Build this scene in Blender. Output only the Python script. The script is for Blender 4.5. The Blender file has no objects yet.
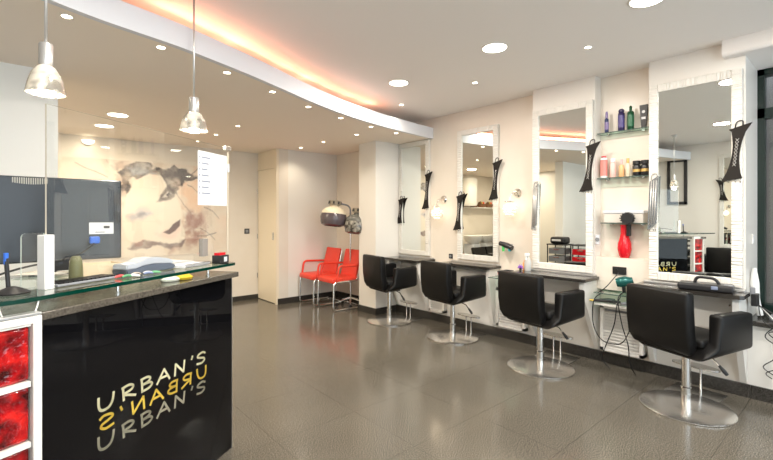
import bpy, bmesh, math, random
from mathutils import Vector, Matrix, Quaternion
random.seed(7)
S = bpy.context.scene
C = S.collection
PI = math.pi
# ------------------------------------------------------------------ survey of the photograph
FPX, EYE, CY, CX = 424.0, 1.38, 216.0, 386.5
YAW = math.atan(371 / 424)
FW = Vector((math.sin(YAW), math.cos(YAW), 0)); RT = Vector((math.cos(YAW), -math.sin(YAW), 0))
def ray(px, py): return FW + RT * ((px - CX) / FPX) + Vector((0, 0, (CY - py) / FPX))
def onz(px, py, z): r = ray(px, py); t = (z - EYE) / r.z; return r * t + Vector((0, 0, EYE))
def onx(px, py, X): r = ray(px, py); return r * (X / r.x) + Vector((0, 0, EYE))
def ony(px, py, Y): r = ray(px, py); return r * (Y / r.y) + Vector((0, 0, EYE))
def dep(px, d, z): r = ray(px, CY); p = r * d; return Vector((p.x, p.y, z))
# ------------------------------------------------------------------ materials
def mat(name, col, rough=.5, metal=0, spec=.5, trans=0, ior=1.45, emit=None, es=0, alpha=1, coat=0, sheen=0):
    m = bpy.data.materials.new(name); m.use_nodes = True
    b = m.node_tree.nodes['Principled BSDF']
    b.inputs['Base Color'].default_value = (*col, 1)
    b.inputs['Roughness'].default_value = rough
    b.inputs['Metallic'].default_value = metal
    b.inputs['Specular IOR Level'].default_value = spec
    b.inputs['Transmission Weight'].default_value = trans
    b.inputs['IOR'].default_value = ior
    b.inputs['Coat Weight'].default_value = coat
    if emit: b.inputs['Emission Color'].default_value = (*emit, 1); b.inputs['Emission Strength'].default_value = es
    return m
def nodes(m): return m.node_tree.nodes, m.node_tree.links, m.node_tree.nodes['Principled BSDF']
def noise(m, scale, detail=4, coords='Object', stretch=(1, 1, 1)):
    N, L, b = nodes(m)
    tc = N.new('ShaderNodeTexCoord'); mp = N.new('ShaderNodeMapping'); mp.inputs['Scale'].default_value = stretch
    n = N.new('ShaderNodeTexNoise'); n.inputs['Scale'].default_value = scale; n.inputs['Detail'].default_value = detail
    L.new(tc.outputs[coords], mp.inputs[0]); L.new(mp.outputs[0], n.inputs['Vector'])
    return n
def ramp(m, src, stops, to='Base Color'):
    N, L, b = nodes(m); r = N.new('ShaderNodeValToRGB')
    while len(r.color_ramp.elements) < len(stops): r.color_ramp.elements.new(.5)
    for e, (p, c) in zip(r.color_ramp.elements, stops):
        e.position = p; e.color = (*c, 1) if not isinstance(c, float) else (c, c, c, 1)
    L.new(src, r.inputs[0]); L.new(r.outputs[0], b.inputs[to]); return r
def bump(m, src, strength=.3, dist=.005):
    N, L, b = nodes(m); bp = N.new('ShaderNodeBump'); bp.inputs['Strength'].default_value = strength; bp.inputs['Distance'].default_value = dist
    L.new(src, bp.inputs['Height']); L.new(bp.outputs[0], b.inputs['Normal'])
M = {}
M['wall'] = mat('cream_gloss_paint', (.72, .67, .59), .28); n = noise(M['wall'], 3); ramp(M['wall'], n.outputs[0], [(.3, (.71, .645, .56)), (.7, (.75, .69, .61))]); 
M['white'] = mat('white_paint', (.78, .765, .73), .35)
M['wall_cool'] = mat('white_pillar_paint', (.77, .74, .69), .3)
M['ceil'] = mat('ceiling_paint', (.90, .86, .82), .7); n = noise(M['ceil'], 40); bump(M['ceil'], n.outputs[0], .05, .002)
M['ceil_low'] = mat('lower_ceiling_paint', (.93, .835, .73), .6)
M['fascia'] = mat('fascia_paint', (.74, .755, .80), .5)
M['door'] = mat('cream_door_paint', (.80, .71, .56), .35)
# polished granite floor
f = mat('polished_granite', (.2, .18, .16), .13, spec=.6); M['floor'] = f
N, L, b = nodes(f)
n1 = noise(f, 150, 4); n2 = noise(f, 1.2, 3)
r = ramp(f, n1.outputs[0], [(.34, (.045, .041, .034)), (.5, (.122, .109, .088)), (.66, (.265, .24, .195))])
mx = N.new('ShaderNodeMix'); mx.data_type = 'RGBA'; mx.blend_type = 'MULTIPLY'; mx.inputs[0].default_value = .35
L.new(r.outputs[0], mx.inputs[6]); L.new(n2.outputs[0], mx.inputs[7])
br = N.new('ShaderNodeTexBrick'); br.offset = 0; br.inputs['Scale'].default_value = 1; br.inputs['Brick Width'].default_value = .6; br.inputs['Row Height'].default_value = .6
br.inputs['Mortar Size'].default_value = .002; br.inputs['Color1'].default_value = (1, 1, 1, 1); br.inputs['Color2'].default_value = (1, 1, 1, 1); br.inputs['Mortar'].default_value = (.6, .6, .6, 1)
tc = N.new('ShaderNodeTexCoord'); L.new(tc.outputs['Object'], br.inputs['Vector'])
mx2 = N.new('ShaderNodeMix'); mx2.data_type = 'RGBA'; mx2.blend_type = 'MULTIPLY'; mx2.inputs[0].default_value = 1
L.new(mx.outputs[2], mx2.inputs[6]); L.new(br.outputs[0], mx2.inputs[7]); L.new(mx2.outputs[2], b.inputs['Base Color'])
n3 = noise(f, 5, 3); rr = N.new('ShaderNodeMapRange'); rr.inputs['To Min'].default_value = .10; rr.inputs['To Max'].default_value = .22
L.new(n3.outputs[0], rr.inputs[0]); L.new(rr.outputs[0], b.inputs['Roughness'])
M['skirt'] = mat('dark_granite', (.06, .055, .05), .2); n = noise(M['skirt'], 160); ramp(M['skirt'], n.outputs[0], [(.35, (.016, .015, .013)), (.7, (.065, .06, .055))])
M['stone'] = mat('grey_brown_stone', (.22, .2, .17), .18); n = noise(M['stone'], 120); ramp(M['stone'], n.outputs[0], [(.3, (.045, .038, .03)), (.7, (.13, .115, .095))])
M['leather'] = mat('black_leather', (.006, .0058, .0058), .40, spec=.28); n = noise(M['leather'], 220); bump(M['leather'], n.outputs[0], .12, .002)
M['chrome'] = mat('chrome', (.78, .77, .75), .10, 1)
M['brushed'] = mat('brushed_steel', (.62, .61, .59), .24, 1)
M['alu'] = mat('satin_aluminium', (.62, .62, .62), .32, .8)
M['mirror'] = mat('mirror_silver', (.86, .89, .86), .005, 1)
M['frame'] = mat('white_ribbed_frame', (.74, .72, .67), .42)
n = noise(M['frame'], 22, 2, stretch=(1, .3, 3.5)); bump(M['frame'], n.outputs[0], .8, .020)
M['frame_end'] = mat('white_ribbed_frame_end', (.74, .72, .67), .42)
n = noise(M['frame_end'], 22, 2, stretch=(1, 3.5, .3)); bump(M['frame_end'], n.outputs[0], .8, .020)
M['gloss_black'] = mat('black_gloss_panel', (.004, .004, .005), .02, spec=.35)
def glassm(name, col, dens=1.0, ior=1.45, rough=0.0):
    m = bpy.data.materials.new(name); m.use_nodes = True; N = m.node_tree.nodes; L = m.node_tree.links
    for q in list(N): N.remove(q)
    o = N.new('ShaderNodeOutputMaterial'); t = N.new('ShaderNodeBsdfTransparent'); t.inputs[0].default_value = (*col, 1)
    g = N.new('ShaderNodeBsdfGlossy'); g.inputs['Roughness'].default_value = rough; g.inputs[0].default_value = (1, 1, 1, 1)
    fr = N.new('ShaderNodeFresnel'); fr.inputs[0].default_value = ior; ms = N.new('ShaderNodeMixShader')
    geo = N.new('ShaderNodeNewGeometry'); sub = N.new('ShaderNodeMath'); sub.operation = 'SUBTRACT'; sub.inputs[0].default_value = 1
    mul = N.new('ShaderNodeMath'); mul.operation = 'MULTIPLY'
    L.new(geo.outputs['Backfacing'], sub.inputs[1]); L.new(fr.outputs[0], mul.inputs[0]); L.new(sub.outputs[0], mul.inputs[1])
    L.new(mul.outputs[0], ms.inputs[0]); L.new(t.outputs[0], ms.inputs[1]); L.new(g.outputs[0], ms.inputs[2]); L.new(ms.outputs[0], o.inputs[0])
    return m
M['glass'] = glassm('clear_glass', (.985, .992, .985), ior=1.6)
M['screen_glass'] = glassm('screen_glass', (.985, .99, .985), ior=1.75)
M['green_glass'] = glassm('green_glass_top', (.84, .92, .88), ior=1.55)
M['green_edge'] = mat('green_glass_edge', (.001, .032, .021), .1, spec=.3)
M['shelf_glass'] = glassm('shelf_glass', (.72, .88, .82), ior=1.5)
M['shelf_edge'] = mat('shelf_glass_edge', (.08, .12, .105), .1)
M['red_block'] = mat('red_glass_block', (.55, .008, .012), .08, spec=.8, emit=(1, .03, .03), es=0.0)
N, L, b = nodes(M['red_block']); n = noise(M['red_block'], 16, 3); ramp(M['red_block'], n.outputs[0], [(.36, (.05, .001, .002)), (.52, (.34, .003, .006)), (.68, (.80, .02, .015))]); bump(M['red_block'], n.outputs[0], .6, .02)
M['red'] = mat('red_vinyl', (.72, .055, .03), .38)
M['red_gloss'] = mat('red_gloss_plastic', (.62, .01, .02), .2)
M['dark'] = mat('black_plastic', (.018, .018, .02), .35)
M['grey'] = mat('grey_plastic', (.22, .23, .25), .4)
M['slate'] = mat('slate_display_back', (.03, .034, .04), .14, spec=.5)
M['lightgrey'] = mat('light_grey_plastic', (.60, .62, .66), .35)
M['paper'] = mat('paper', (.86, .82, .74), .7)
M['whitepaper'] = mat('white_paper', (.68, .69, .71), .6)
M['kraft'] = mat('kraft_card', (.62, .45, .28), .7)
M['green_dark'] = mat('dark_green_frame', (.006, .02, .016), .3)
M['corset'] = mat('dark_brown_leather', (.016, .013, .011), .65, spec=.25)
M['lace'] = mat('silver_lacing', (.75, .72, .68), .3, .6)
M['smoke'] = mat('smoked_plastic', (.10, .08, .09), .15, spec=.7)
M['cream_pl'] = mat('cream_plastic', (.75, .66, .50), .35)
M['cable'] = mat('black_cable', (.012, .012, .012), .5)
M['white_cable'] = mat('white_cable', (.85, .85, .83), .4)
M['louvre'] = mat('louvre_paint', (.78, .76, .72), .4)
def col(name, c, rough=.3, **k): 
    if name not in M: M[name] = mat(name, c, rough, **k)
    return M[name]
def emis(name, c, s):
    M[name] = mat(name, (1, 1, 1), .5, emit=c, es=s); return M[name]
emis('lamp_warm', (1, .86, .62), 14); emis('lamp_disc', (1, .93, .78), 9); emis('sconce_glow', (1, .85, .62), 1.6)
# ------------------------------------------------------------------ mesh helpers
def newbm(): return bmesh.new()
def add_box(bm, x0, x1, y0, y1, z0, z1, bev=0, seg=2, mi=0, mtx=None):
    t = bmesh.new()
    vs = [t.verts.new((x, y, z)) for x in (x0, x1) for y in (y0, y1) for z in (z0, z1)]
    for q in ((0, 1, 3, 2), (4, 6, 7, 5), (0, 4, 5, 1), (2, 3, 7, 6), (0, 2, 6, 4), (1, 5, 7, 3)): t.faces.new([vs[i] for i in q])
    bmesh.ops.recalc_face_normals(t, faces=t.faces)
    if bev: bmesh.ops.bevel(t, geom=list(t.edges), offset=bev, segments=seg, affect='EDGES', profile=.5)
    merge(bm, t, mi, mtx); return bm
def merge(bm, t, mi=0, mtx=None):
    if mtx: t.transform(mtx)
    mp = {}
    for v in t.verts: mp[v] = bm.verts.new(v.co)
    for fc in t.faces:
        try: g = bm.faces.new([mp[v] for v in fc.verts]); g.material_index = mi; g.smooth = fc.smooth
        except ValueError: pass
    t.free(); bm.normal_update()
def add_lathe(bm, prof, n=32, mi=0, mtx=None, smooth=True):
    t = bmesh.new(); rings = []
    for r_, z in prof:
        if r_ < 1e-5: rings.append([t.verts.new((0, 0, z))])
        else: rings.append([t.verts.new((r_ * math.cos(2 * PI * i / n), r_ * math.sin(2 * PI * i / n), z)) for i in range(n)])
    for a, b_ in zip(rings, rings[1:]):
        for i in range(n):
            j = (i + 1) % n
            if len(a) == 1 and len(b_) == 1: continue
            if len(a) == 1: fc = t.faces.new([a[0], b_[i], b_[j]])
            elif len(b_) == 1: fc = t.faces.new([a[i], a[j], b_[0]])
            else: fc = t.faces.new([a[i], a[j], b_[j], b_[i]])
            fc.smooth = smooth
    bmesh.ops.recalc_face_normals(t, faces=t.faces)
    merge(bm, t, mi, mtx); return bm
def disc_prof(r_, z0, z1, bev=.004): return [(0, z0), (r_ - bev, z0), (r_, z0 + bev), (r_, z1 - bev), (r_ - bev, z1), (0, z1)]
def add_tube(bm, pts, rad=.01, n=10, mi=0, closed=False, smooth=True):
    pts = [Vector(p) for p in pts]; m = len(pts); rings = []
    up = Vector((0, 0, 1)); prev = None
    for i, p in enumerate(pts):
        a = pts[(i - 1) % m] if (i > 0 or closed) else p; b_ = pts[(i + 1) % m] if (i < m - 1 or closed) else p
        d = (b_ - a); d = d.normalized() if d.length > 1e-9 else Vector((0, 0, 1))
        if prev is None:
            x = d.cross(up) if abs(d.z) < .95 else d.cross(Vector((1, 0, 0)))
            x.normalize()
        else:
            x = prev - d * prev.dot(d); x.normalize()
        y = d.cross(x); prev = x
        rd = rad[i] if isinstance(rad, (list, tuple)) else rad
        rings.append([bm.verts.new(p + (x * math.cos(2 * PI * k / n) + y * math.sin(2 * PI * k / n)) * rd) for k in range(n)])
    pr = list(zip(rings, rings[1:])) + ([(rings[-1], rings[0])] if closed else [])
    for a, b_ in pr:
        for k in range(n):
            j = (k + 1) % n; fc = bm.faces.new([a[k], b_[k], b_[j], a[j]]); fc.smooth = smooth; fc.material_index = mi
    if not closed:
        f1 = bm.faces.new(rings[0]); f2 = bm.faces.new(list(reversed(rings[-1]))); f1.material_index = f2.material_index = mi
    return bm
def arc(pts, r_=.04, seg=5):
    pts = [Vector(p) for p in pts]; out = [pts[0]]
    for i in range(1, len(pts) - 1):
        a, p, b_ = pts[i - 1], pts[i], pts[i + 1]
        u = (a - p); v = (b_ - p); rr_ = min(r_, u.length * .49, v.length * .49)
        s, e = p + u.normalized() * rr_, p + v.normalized() * rr_
        for k in range(seg + 1):
            t = k / seg; out.append(s * (1 - t) ** 2 + p * 2 * t * (1 - t) + e * t * t)
    out.append(pts[-1]); return out
def add_prism(bm, poly, fn, d0, d1, mi=0, bev=0, side_mi=None):
    """poly: 2D outline, fn(a, b, d) -> point; extruded from d0 to d1"""
    t = bmesh.new()
    A = [t.verts.new(fn(a, b_, d0)) for a, b_ in poly]; B = [t.verts.new(fn(a, b_, d1)) for a, b_ in poly]
    fa = t.faces.new(A); fb = t.faces.new(list(reversed(B))); fs = []
    for i in range(len(poly)):
        j = (i + 1) % len(poly); fs.append(t.faces.new([A[j], A[i], B[i], B[j]]))
    bmesh.ops.recalc_face_normals(t, faces=t.faces)
    if bev: bmesh.ops.bevel(t, geom=list(t.edges), offset=bev, segments=2, affect='EDGES')
    if side_mi is not None:
        mp = {}
        for v in t.verts: mp[v] = bm.verts.new(v.co)
        for fc in t.faces:
            g = bm.faces.new([mp[v] for v in fc.verts]); g.material_index = side_mi if fc in fs else mi
        t.free()
    else: merge(bm, t, mi)
    return bm
def obj(name, bm, m, parent=None, world=False, smooth=False):
    me = bpy.data.meshes.new(name)
    if world and parent: bm.transform(parent.matrix_basis.inverted())
    if smooth:
        for fc in bm.faces: fc.smooth = True
    bm.normal_update()
    for e_ in bm.edges:
        if len(e_.link_faces) == 2 and e_.calc_face_angle(0) > .65: e_.smooth = False
    bm.to_mesh(me); bm.free()
    for x in (m if isinstance(m, (list, tuple)) else [m]): me.materials.append(x)
    o = bpy.data.objects.new(name, me); C.objects.link(o)
    if parent: o.parent = parent
    if smooth == 'auto':
        pass
    return o
def tag(o, label, cat, group=None, kind=None):
    o['label'] = label; o['category'] = cat
    if group: o['group'] = group
    if kind: o['kind'] = kind
    return o
def thing(name, label, cat, loc=(0, 0, 0), rz=0, group=None):
    o = bpy.data.objects.new(name, None); C.objects.link(o); o.location = loc; o.rotation_euler = (0, 0, rz); o.empty_display_size = .05
    o.matrix_basis = Matrix.Translation(Vector(loc)) @ Matrix.Rotation(rz, 4, 'Z')
    return tag(o, label, cat, group)
def struct(name, bm, m, parent=None):
    o = obj(name, bm, m, parent)
    if not parent: o['kind'] = 'structure'
    return o
def dup(root, loc, rz=0, label=None, group=None):
    r_ = root.copy(); C.objects.link(r_); r_.location = loc; r_.rotation_euler = (0, 0, rz)
    if label: r_['label'] = label
    if group: r_['group'] = group
    for ch in list(root.children):
        c = ch.copy(); C.objects.link(c); c.parent = r_
        for g in ch.children:
            d = g.copy(); C.objects.link(d); d.parent = c
    return r_
def lamp(name, kind, loc, energy, color=(1, .9, .75), size=.1, rot=None, spot=None, blend=.6):
    l = bpy.data.lights.new(name, kind); l.energy = energy; l.color = color
    if kind == 'AREA': l.shape = 'DISK'; l.size = size
    elif kind in ('POINT', 'SPOT'): l.shadow_soft_size = size
    if kind == 'SPOT': l.spot_size = spot or 2.2; l.spot_blend = blend
    o = bpy.data.objects.new(name, l); C.objects.link(o); o.location = loc
    if rot: o.rotation_euler = rot
    return o
# ------------------------------------------------------------------ the room
ZC, ZL, ZF = 2.70, 2.43, 2.57
XW, XE, YS, YN = -1.3, 4.25, -2.0, 6.78
def bx(name, m, *a, **k): return struct(name, add_box(newbm(), *a, **k), m)
bx('floor', M['floor'], XW - .3, 5.2, YS - .2, YN + .3, -.1, 0)
bx('ceiling', M['ceil'], XW - .2, 4.85, YS - .1, YN + .2, ZC, ZC + .1)
# the lowered ceiling with its curved fascia
curve = [(XW, 2.22), (-.8, 2.36), (-.4, 2.46), (-.052, 2.555), (.115, 2.625), (.34, 2.712), (.56, 2.77), (.769, 2.827), (.906, 2.880), (1.138, 2.972), (1.38, 3.075), (1.639, 3.195), (1.93, 3.335), (2.241, 3.466), (2.55, 3.58), (2.88, 3.675), (3.218, 3.757), (3.7, 3.84), (4.25, 3.91)]
def smooth_curve(p):
    out = []
    for i in range(len(p) - 1):
        a, b_, c, d = p[max(i - 1, 0)], p[i], p[i + 1], p[min(i + 2, len(p) - 1)]
        for k in range(3):
            t = k / 3
            out.append(tuple(.5 * ((2 * b_[q]) + (-a[q] + c[q]) * t + (2 * a[q] - 5 * b_[q] + 4 * c[q] - d[q]) * t * t + (-a[q] + 3 * b_[q] - 3 * c[q] + d[q]) * t ** 3) for q in (0, 1)))
    out.append(p[-1]); return out
cv = smooth_curve(curve)
poly = cv + [(4.25, YN), (XW, YN)]
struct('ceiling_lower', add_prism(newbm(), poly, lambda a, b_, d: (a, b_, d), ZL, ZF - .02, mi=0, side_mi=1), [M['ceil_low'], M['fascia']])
# upstand along the curved edge
bm = newbm()
inner = []
for i, p in enumerate(cv):
    a = Vector(cv[max(i - 1, 0)]); b_ = Vector(cv[min(i + 1, len(cv) - 1)]); t = (b_ - a).normalized(); inner.append((p[0] - t.y * .03, p[1] + t.x * .03))
outer = [(p[0] + (p[0] - q[0]) * .4, p[1] + (p[1] - q[1]) * .4) for p, q in zip(cv, inner)]
for i in range(len(cv) - 1):
    add_prism(bm, [outer[i], outer[i + 1], inner[i + 1], inner[i]], lambda a, b_, d: (a, b_, d), ZL - .004, ZF)
bmesh.ops.remove_doubles(bm, verts=bm.verts, dist=.0005)
struct('trim_1', bm, M['fascia'])
W = M['wall']
bx('wall_back', W, XW, 3.25, YN, YN + .12, 0, ZC)
bx('wall_door', W, 3.09, 3.25, 6.08, YN, 0, ZC)
bx('wall_alcove', M['wall_cool'], 3.25, 4.4, 6.08, 6.2, 0, ZC)
bx('wall_alcove_right', W, 4.18, 4.4, 4.93, 6.08, 0, ZC)
bx('wall_pillar', M['wall_cool'], 3.78, 4.4, 4.55, 4.93, 0, ZL + .05)
# right wall: upper field, two pillars, niche and low plinth wall
bx('wall_right', W, 4.25, 4.4, 2.344, 4.55, 0, ZC)
bm = newbm(); add_box(bm, 4.10, 4.4, 1.709, 2.344, .80, ZC); add_box(bm, 4.20, 4.4, 1.709, 2.344, 0, .80); struct('wall_pillar_middle', bm, M['wall_cool'])
bm = newbm(); add_box(bm, 4.10, 4.75, .617, 1.258, .80, ZC); add_box(bm, 4.20, 4.75, .617, 1.258, 0, .80); struct('wall_pillar_front', bm, M['wall_cool'])
bm = newbm(); add_box(bm, 4.23, 4.4, 1.258, 1.709, 1.0, ZC); add_box(bm, 4.12, 4.4, 1.258, 1.709, .70, 1.0); add_box(bm, 4.20, 4.4, 1.258, 1.709, 0, .70); struct('wall_niche', bm, W)
bx('wall_plinth', M['white'], 4.17, 4.25, 2.344, 4.55, 0, .72)
bx('wall_left', M['wall_cool'], XW - .12, XW, YS, YN, 0, ZC)
bx('wall_partition', mat('bright_white_paint', (.92, .92, .89), .35), XW, .233, 3.904, 4.06, 0, ZC)
# front shop window wall behind the camera and shop window to the right
bm = newbm(); add_box(bm, XW, 4.75, YS - .12, YS, 0, .35); add_box(bm, XW, 4.75, YS - .12, YS, 2.5, ZC)
for x in (XW, .2, 1.7, 3.2, 4.63): add_box(bm, x, x + .12, YS - .12, YS, .35, 2.5)
struct('wall_front', bm, M['green_dark'])
bx('window_2', M['glass'], XW + .12, 4.63, YS - .065, YS - .055, .35, 2.5)
bm = newbm(); add_box(bm, 4.20, 4.75, YS, .617, 0, .56); struct('wall_window', bm, M['white'])
bx('trim_2', M['skirt'], 4.13, 4.75, YS, .612, .56, .60, bev=.006)
bm = newbm()
add_box(bm, 4.60, 4.70, .572, .617, .60, 2.615)
for y in (-.45, -1.45): add_box(bm, 4.60, 4.70, y - .04, y + .04, .60, 2.615)
add_box(bm, 4.60, 4.70, YS, .617, 2.53, 2.70); add_box(bm, 4.60, 4.70, YS, .617, 2.18, 2.26); add_box(bm, 4.60, 4.70, YS, .617, .60, .66)
struct('window_1', bm, M['green_dark'])
bx('window_3', M['glass'], 4.655, 4.665, YS, .55, .66, 2.53)
bx('wall_shutter', mat('grey_brown_facade', (.16, .15, .14), .7), 5.35, 5.45, YS - 3, 2.2, -.1, 4)  # facade outside the right shop window, one even dark grey-brown
# soffit box over the shop window
bm = newbm()
pr = []
for k in range(7): a = PI / 2 * k / 6; pr.append((.70 + .03 * math.cos(a) , 2.585 + .03 - .03 * math.sin(a)))
prof = [(4.0, ZC), (4.0, 2.61)] + [(4.0 + .03 * (1 - math.cos(a)), 2.61 - .03 * math.sin(a)) for a in [PI / 12 * k for k in range(1, 7)]] + [(4.63, 2.58), (4.63, ZC)]
add_prism(bm, prof, lambda a, b_, d: (a, d, b_), YS, .74); struct('ceiling_soffit', bm, M['ceil'])
# baseboards
def base(name, x0, x1, y0, y1, h=.10): bx(name, M['skirt'], x0, x1, y0, y1, 0, h)
base('baseboard_back', .3, 3.09, YN - .015, YN, .075); base('baseboard_alcove', 3.075, 4.18, 6.065, 6.08, .09); base('baseboard_alcove_right', 4.165, 4.18, 4.93, 6.065, .09)
bm = newbm(); add_box(bm, 3.765, 3.78, 4.535, 4.945, 0, .09); add_box(bm, 3.78, 4.17, 4.535, 4.55, 0, .09); struct('baseboard_pillar', bm, M['skirt'])
bm = newbm(); add_box(bm, 4.155, 4.17, 2.344, 4.535, 0, .10); add_box(bm, 4.185, 4.20, .602, 2.344, 0, .10); add_box(bm, 4.2, 4.205, .602, .617, 0, .10); struct('baseboard_right', bm, M['skirt'])
base('baseboard_window', 4.185, 4.20, YS, .60)
base('baseboard_door', 3.075, 3.09, 6.065, 6.13, .09)
# door leaf in the jog of the back wall
bm = newbm(); add_box(bm, 3.06, 3.085, 6.145, 6.765, .01, 2.13, bev=.003); d = struct('door_1', bm, M['door'])
add_box(bm := newbm(), 3.045, 3.06, 6.19, 6.215, 1.0, 1.12, bev=.003); struct('door_handle', bm, M['brushed'], d)
for z in (.35, 1.0, 1.75): add_tube(bm := newbm(), [(3.05, 6.765, z), (3.05, 6.765, z + .08)], .007); struct('hinge', bm, M['brushed'], d)
bm = newbm(); add_box(bm, 3.055, 3.09, 6.13, 6.78, 2.135, 2.15); add_box(bm, 3.05, 3.09, 6.085, 6.14, 0, 2.43); add_box(bm, 3.065, 3.09, 6.14, 6.78, 2.15, 2.43); struct('trim_3', bm, M['door'])
# ------------------------------------------------------------------ ceiling lights
def downlight(big):
    t = thing('ceiling_light' if big else 'spotlight', '', 'ceiling light')
    r_ = .09 if big else .023
    o = obj('trim_ring', add_lathe(newbm(), [(r_ * 1.02, -.004), (r_ * 1.12, -.005), (r_ * 1.18, -.003), (r_ * 1.18, 0.0), (r_ * 1.02, 0.0), (r_ * 1.02, -.004)], 28), M['white'], t)
    obj('diffuser' if big else 'bulb', add_lathe(newbm(), [(0, -.003), (r_, -.003), (r_, -.0005), (0, -.0005)], 28), M['lamp_disc' if big else 'lamp_warm'], t)
    return t
proto = {True: downlight(True), False: downlight(False)}
used = {True: False, False: False}
def put_light(x, y, z, big, e, label, group=None, color=(1, .87, .68)):
    if not used[big]: t = proto[big]; used[big] = True; t.location = (x, y, z); t['label'] = label
    else: t = dup(proto[big], (x, y, z), 0, label)
    if group: t['group'] = group
    if big: lamp('lamp', 'AREA', (x, y, z - .012), e, color, .18)
    else: lamp('lamp', 'SPOT', (x, y, z - .015), e, color, .035, spot=2.3, blend=.8)
DAY = (1, .93, .83)
EB, ES = 21, 5
put_light(2.83, 1.945, ZC, True, EB, 'large round recessed light, largest glowing disc above the salon floor', None, DAY)
put_light(2.86, 3.085, ZC, True, EB, 'round recessed light in the upper ceiling just beyond the largest one, by the glowing cove', None, DAY)
put_light(2.90, .90, ZC, True, EB, 'round recessed light cut by the top edge of the photo', None, DAY)
for y in (-.2, -1.3): put_light(2.86, y, ZC, True, EB, 'added round fill light in the upper ceiling, out of view', 'added fill lights out of view', DAY)  # extra discs out of view, added to light the room evenly
for y in (1.4, .2, -1.0): put_light(.6, y, ZC, True, EB * 1.5, 'added round fill light in the upper ceiling, out of view', 'added fill lights out of view', DAY)  # second unseen row, added and raised to brighten the partition
put_light(3.365, 1.456, ZC, False, ES * .6, 'small spotlight in upper ceiling in front of the large-mirror pillar at right')
put_light(3.419, 2.579, ZC, False, ES * .6, 'small spotlight in upper ceiling above the third salon chair')
put_light(3.438, 3.66, ZC, False, ES, 'small spotlight in upper ceiling at the far tip of the glowing cove')
edge = [(.203, 2.78), (.68, 2.905), (1.163, 3.099), (1.631, 3.324), (2.116, 3.556), (2.615, 3.73), (3.139, 3.863), (3.62, 3.95)]
names = ['beside the left pendant cord', 'second from the left, left of the right pendant', 'third from the left, just right of the right pendant', 'fourth from the left', 'fifth from the left', 'sixth from the left', 'seventh from the left, before the pillar', 'nearest the mirror wall']
for (x, y), nm in zip(edge, names): put_light(x, y, ZL, False, ES * 1.5, 'small spotlight along the curved edge, ' + nm)
for x, y, nm in [(3.307, 4.365, 'small spotlight in the lowered ceiling in front of the white pillar'), (1.948, 4.854, 'small spotlight in lowered ceiling above the walkway, nearer one right of the right pendant'), (1.944, 5.557, 'small spotlight in lowered ceiling above the walkway, middle of three in a line'), (1.923, 6.205, 'small spotlight in lowered ceiling nearest the portrait mural'), (3.296, 5.765, 'small spotlight in lowered ceiling beside the cream door panel and red chairs'), (3.276, 5.096, 'small spotlight in lowered ceiling above the aisle before the red chairs')]:
    put_light(x, y, ZL, False, ES * 2.6, nm)
put_light(.80, 5.15, ZL, True, EB * 1.1, 'large round light in lowered ceiling left of the right pendant, nearer one', None, (1, .85, .62))
put_light(.78, 5.88, ZL, True, EB * .9, 'large round light in lowered ceiling nearer the back wall, behind the other', None, (1, .85, .62))
put_light(-.7, 5.4, ZL, True, EB * .8, 'round light over the wash basins, seen only in a mirror', None, (1, .88, .7))
# cove lights
for i in range(5, len(cv) - 6, 3):
    p, q = Vector(cv[i]), Vector(inner[i]); d_ = (q - p).normalized(); t = p + d_ * .14
    big = {0: 1.0, 1: .35, 2: .6}[(i // 3) % 3]
    if p.x > .2:
        l_ = lamp('cove_strip', 'AREA', (t.x + d_.x * .02, t.y + d_.y * .02, ZF + .05), .40 * (1.0 if p.x > .8 else .45), (1, .36, .22), .1)
        l_.data.shape = 'RECTANGLE'; l_.data.size = .30; l_.data.size_y = .06
        l_.rotation_euler = Vector((-d_.x, -d_.y, .10)).to_track_quat('-Z', 'Y').to_euler()
    if p.x > .3: lamp('cove_lamp', 'POINT', (t.x, t.y, ZF + .045), .30 * big * (1.0 if p.x > .8 else .5), (1, .46, .30), .02)
emis('bowl_glow', (1, .9, .7), 1.2)
# small uplighter on the back wall
t = thing('wall_uplighter', 'small half-round glowing lamp high on the back wall above mural', 'wall lamp', (.71, 6.70, 2.335))
obj('bowl', add_lathe(newbm(), [(0, -.03), (.04, -.02), (.065, .0), (.075, .03), (.07, .03), (.06, .004), (.035, -.012), (0, -.02)], 24), M['bowl_glow'], t)
add_box(bm := newbm(), -.03, .03, .02, .08, -.02, .03); obj('bracket', bm, M['white'], t)
# ------------------------------------------------------------------ pendant lamps
def pendant(loc, ztop, label, q=1.0, s=1.0):
    t = thing('pendant_lamp', label, 'pendant lamp', loc, 0)
    H = ztop - loc[2]
    obj('cord', add_tube(newbm(), [(0, 0, .19 * s), (0, 0, H)], .0055, 8), M['alu'], t)
    obj('ceiling_rose', add_lathe(newbm(), [(0, H - .03), (.03, H - .03), (.045, H - .002), (0, H - .001)], 20), M['alu'], t)
    obj('socket', add_lathe(newbm(), [(0, .11 * s), (.026 * q, .11 * s), (.028 * q, .115 * s), (.028 * q, .19 * s), (.025 * q, .195 * s), (0, .195 * s)], 24), M['alu'], t)
    pr_ = [(.026 * q, .108 * s), (.04 * q, .10 * s), (.056 * q, .078 * s), (.067 * q, .05 * s), (.075 * q, .02 * s), (.079 * q, 0)]
    pr_ += [(a - .004, z) for a, z in reversed(pr_)]
    obj('lamp_shade', add_lathe(newbm(), pr_, 36), M['pend'], t)
    obj('bulb', add_lathe(newbm(), [(0, .035 * s), (.02 * s, .04 * s), (.026 * s, .06 * s), (.02 * s, .085 * s), (.012 * s, .11 * s)], 18), M['bulb'], t)
    lamp('lamp', 'POINT', (loc[0], loc[1], loc[2] - .02), 1.5, (1, .9, .75), .03)
    return t
emis('bulb', (1, .9, .72), .9)
M['pend'] = mat('faceted_mirror_glass', (.78, .75, .68), .06, .55, trans=.35)
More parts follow.
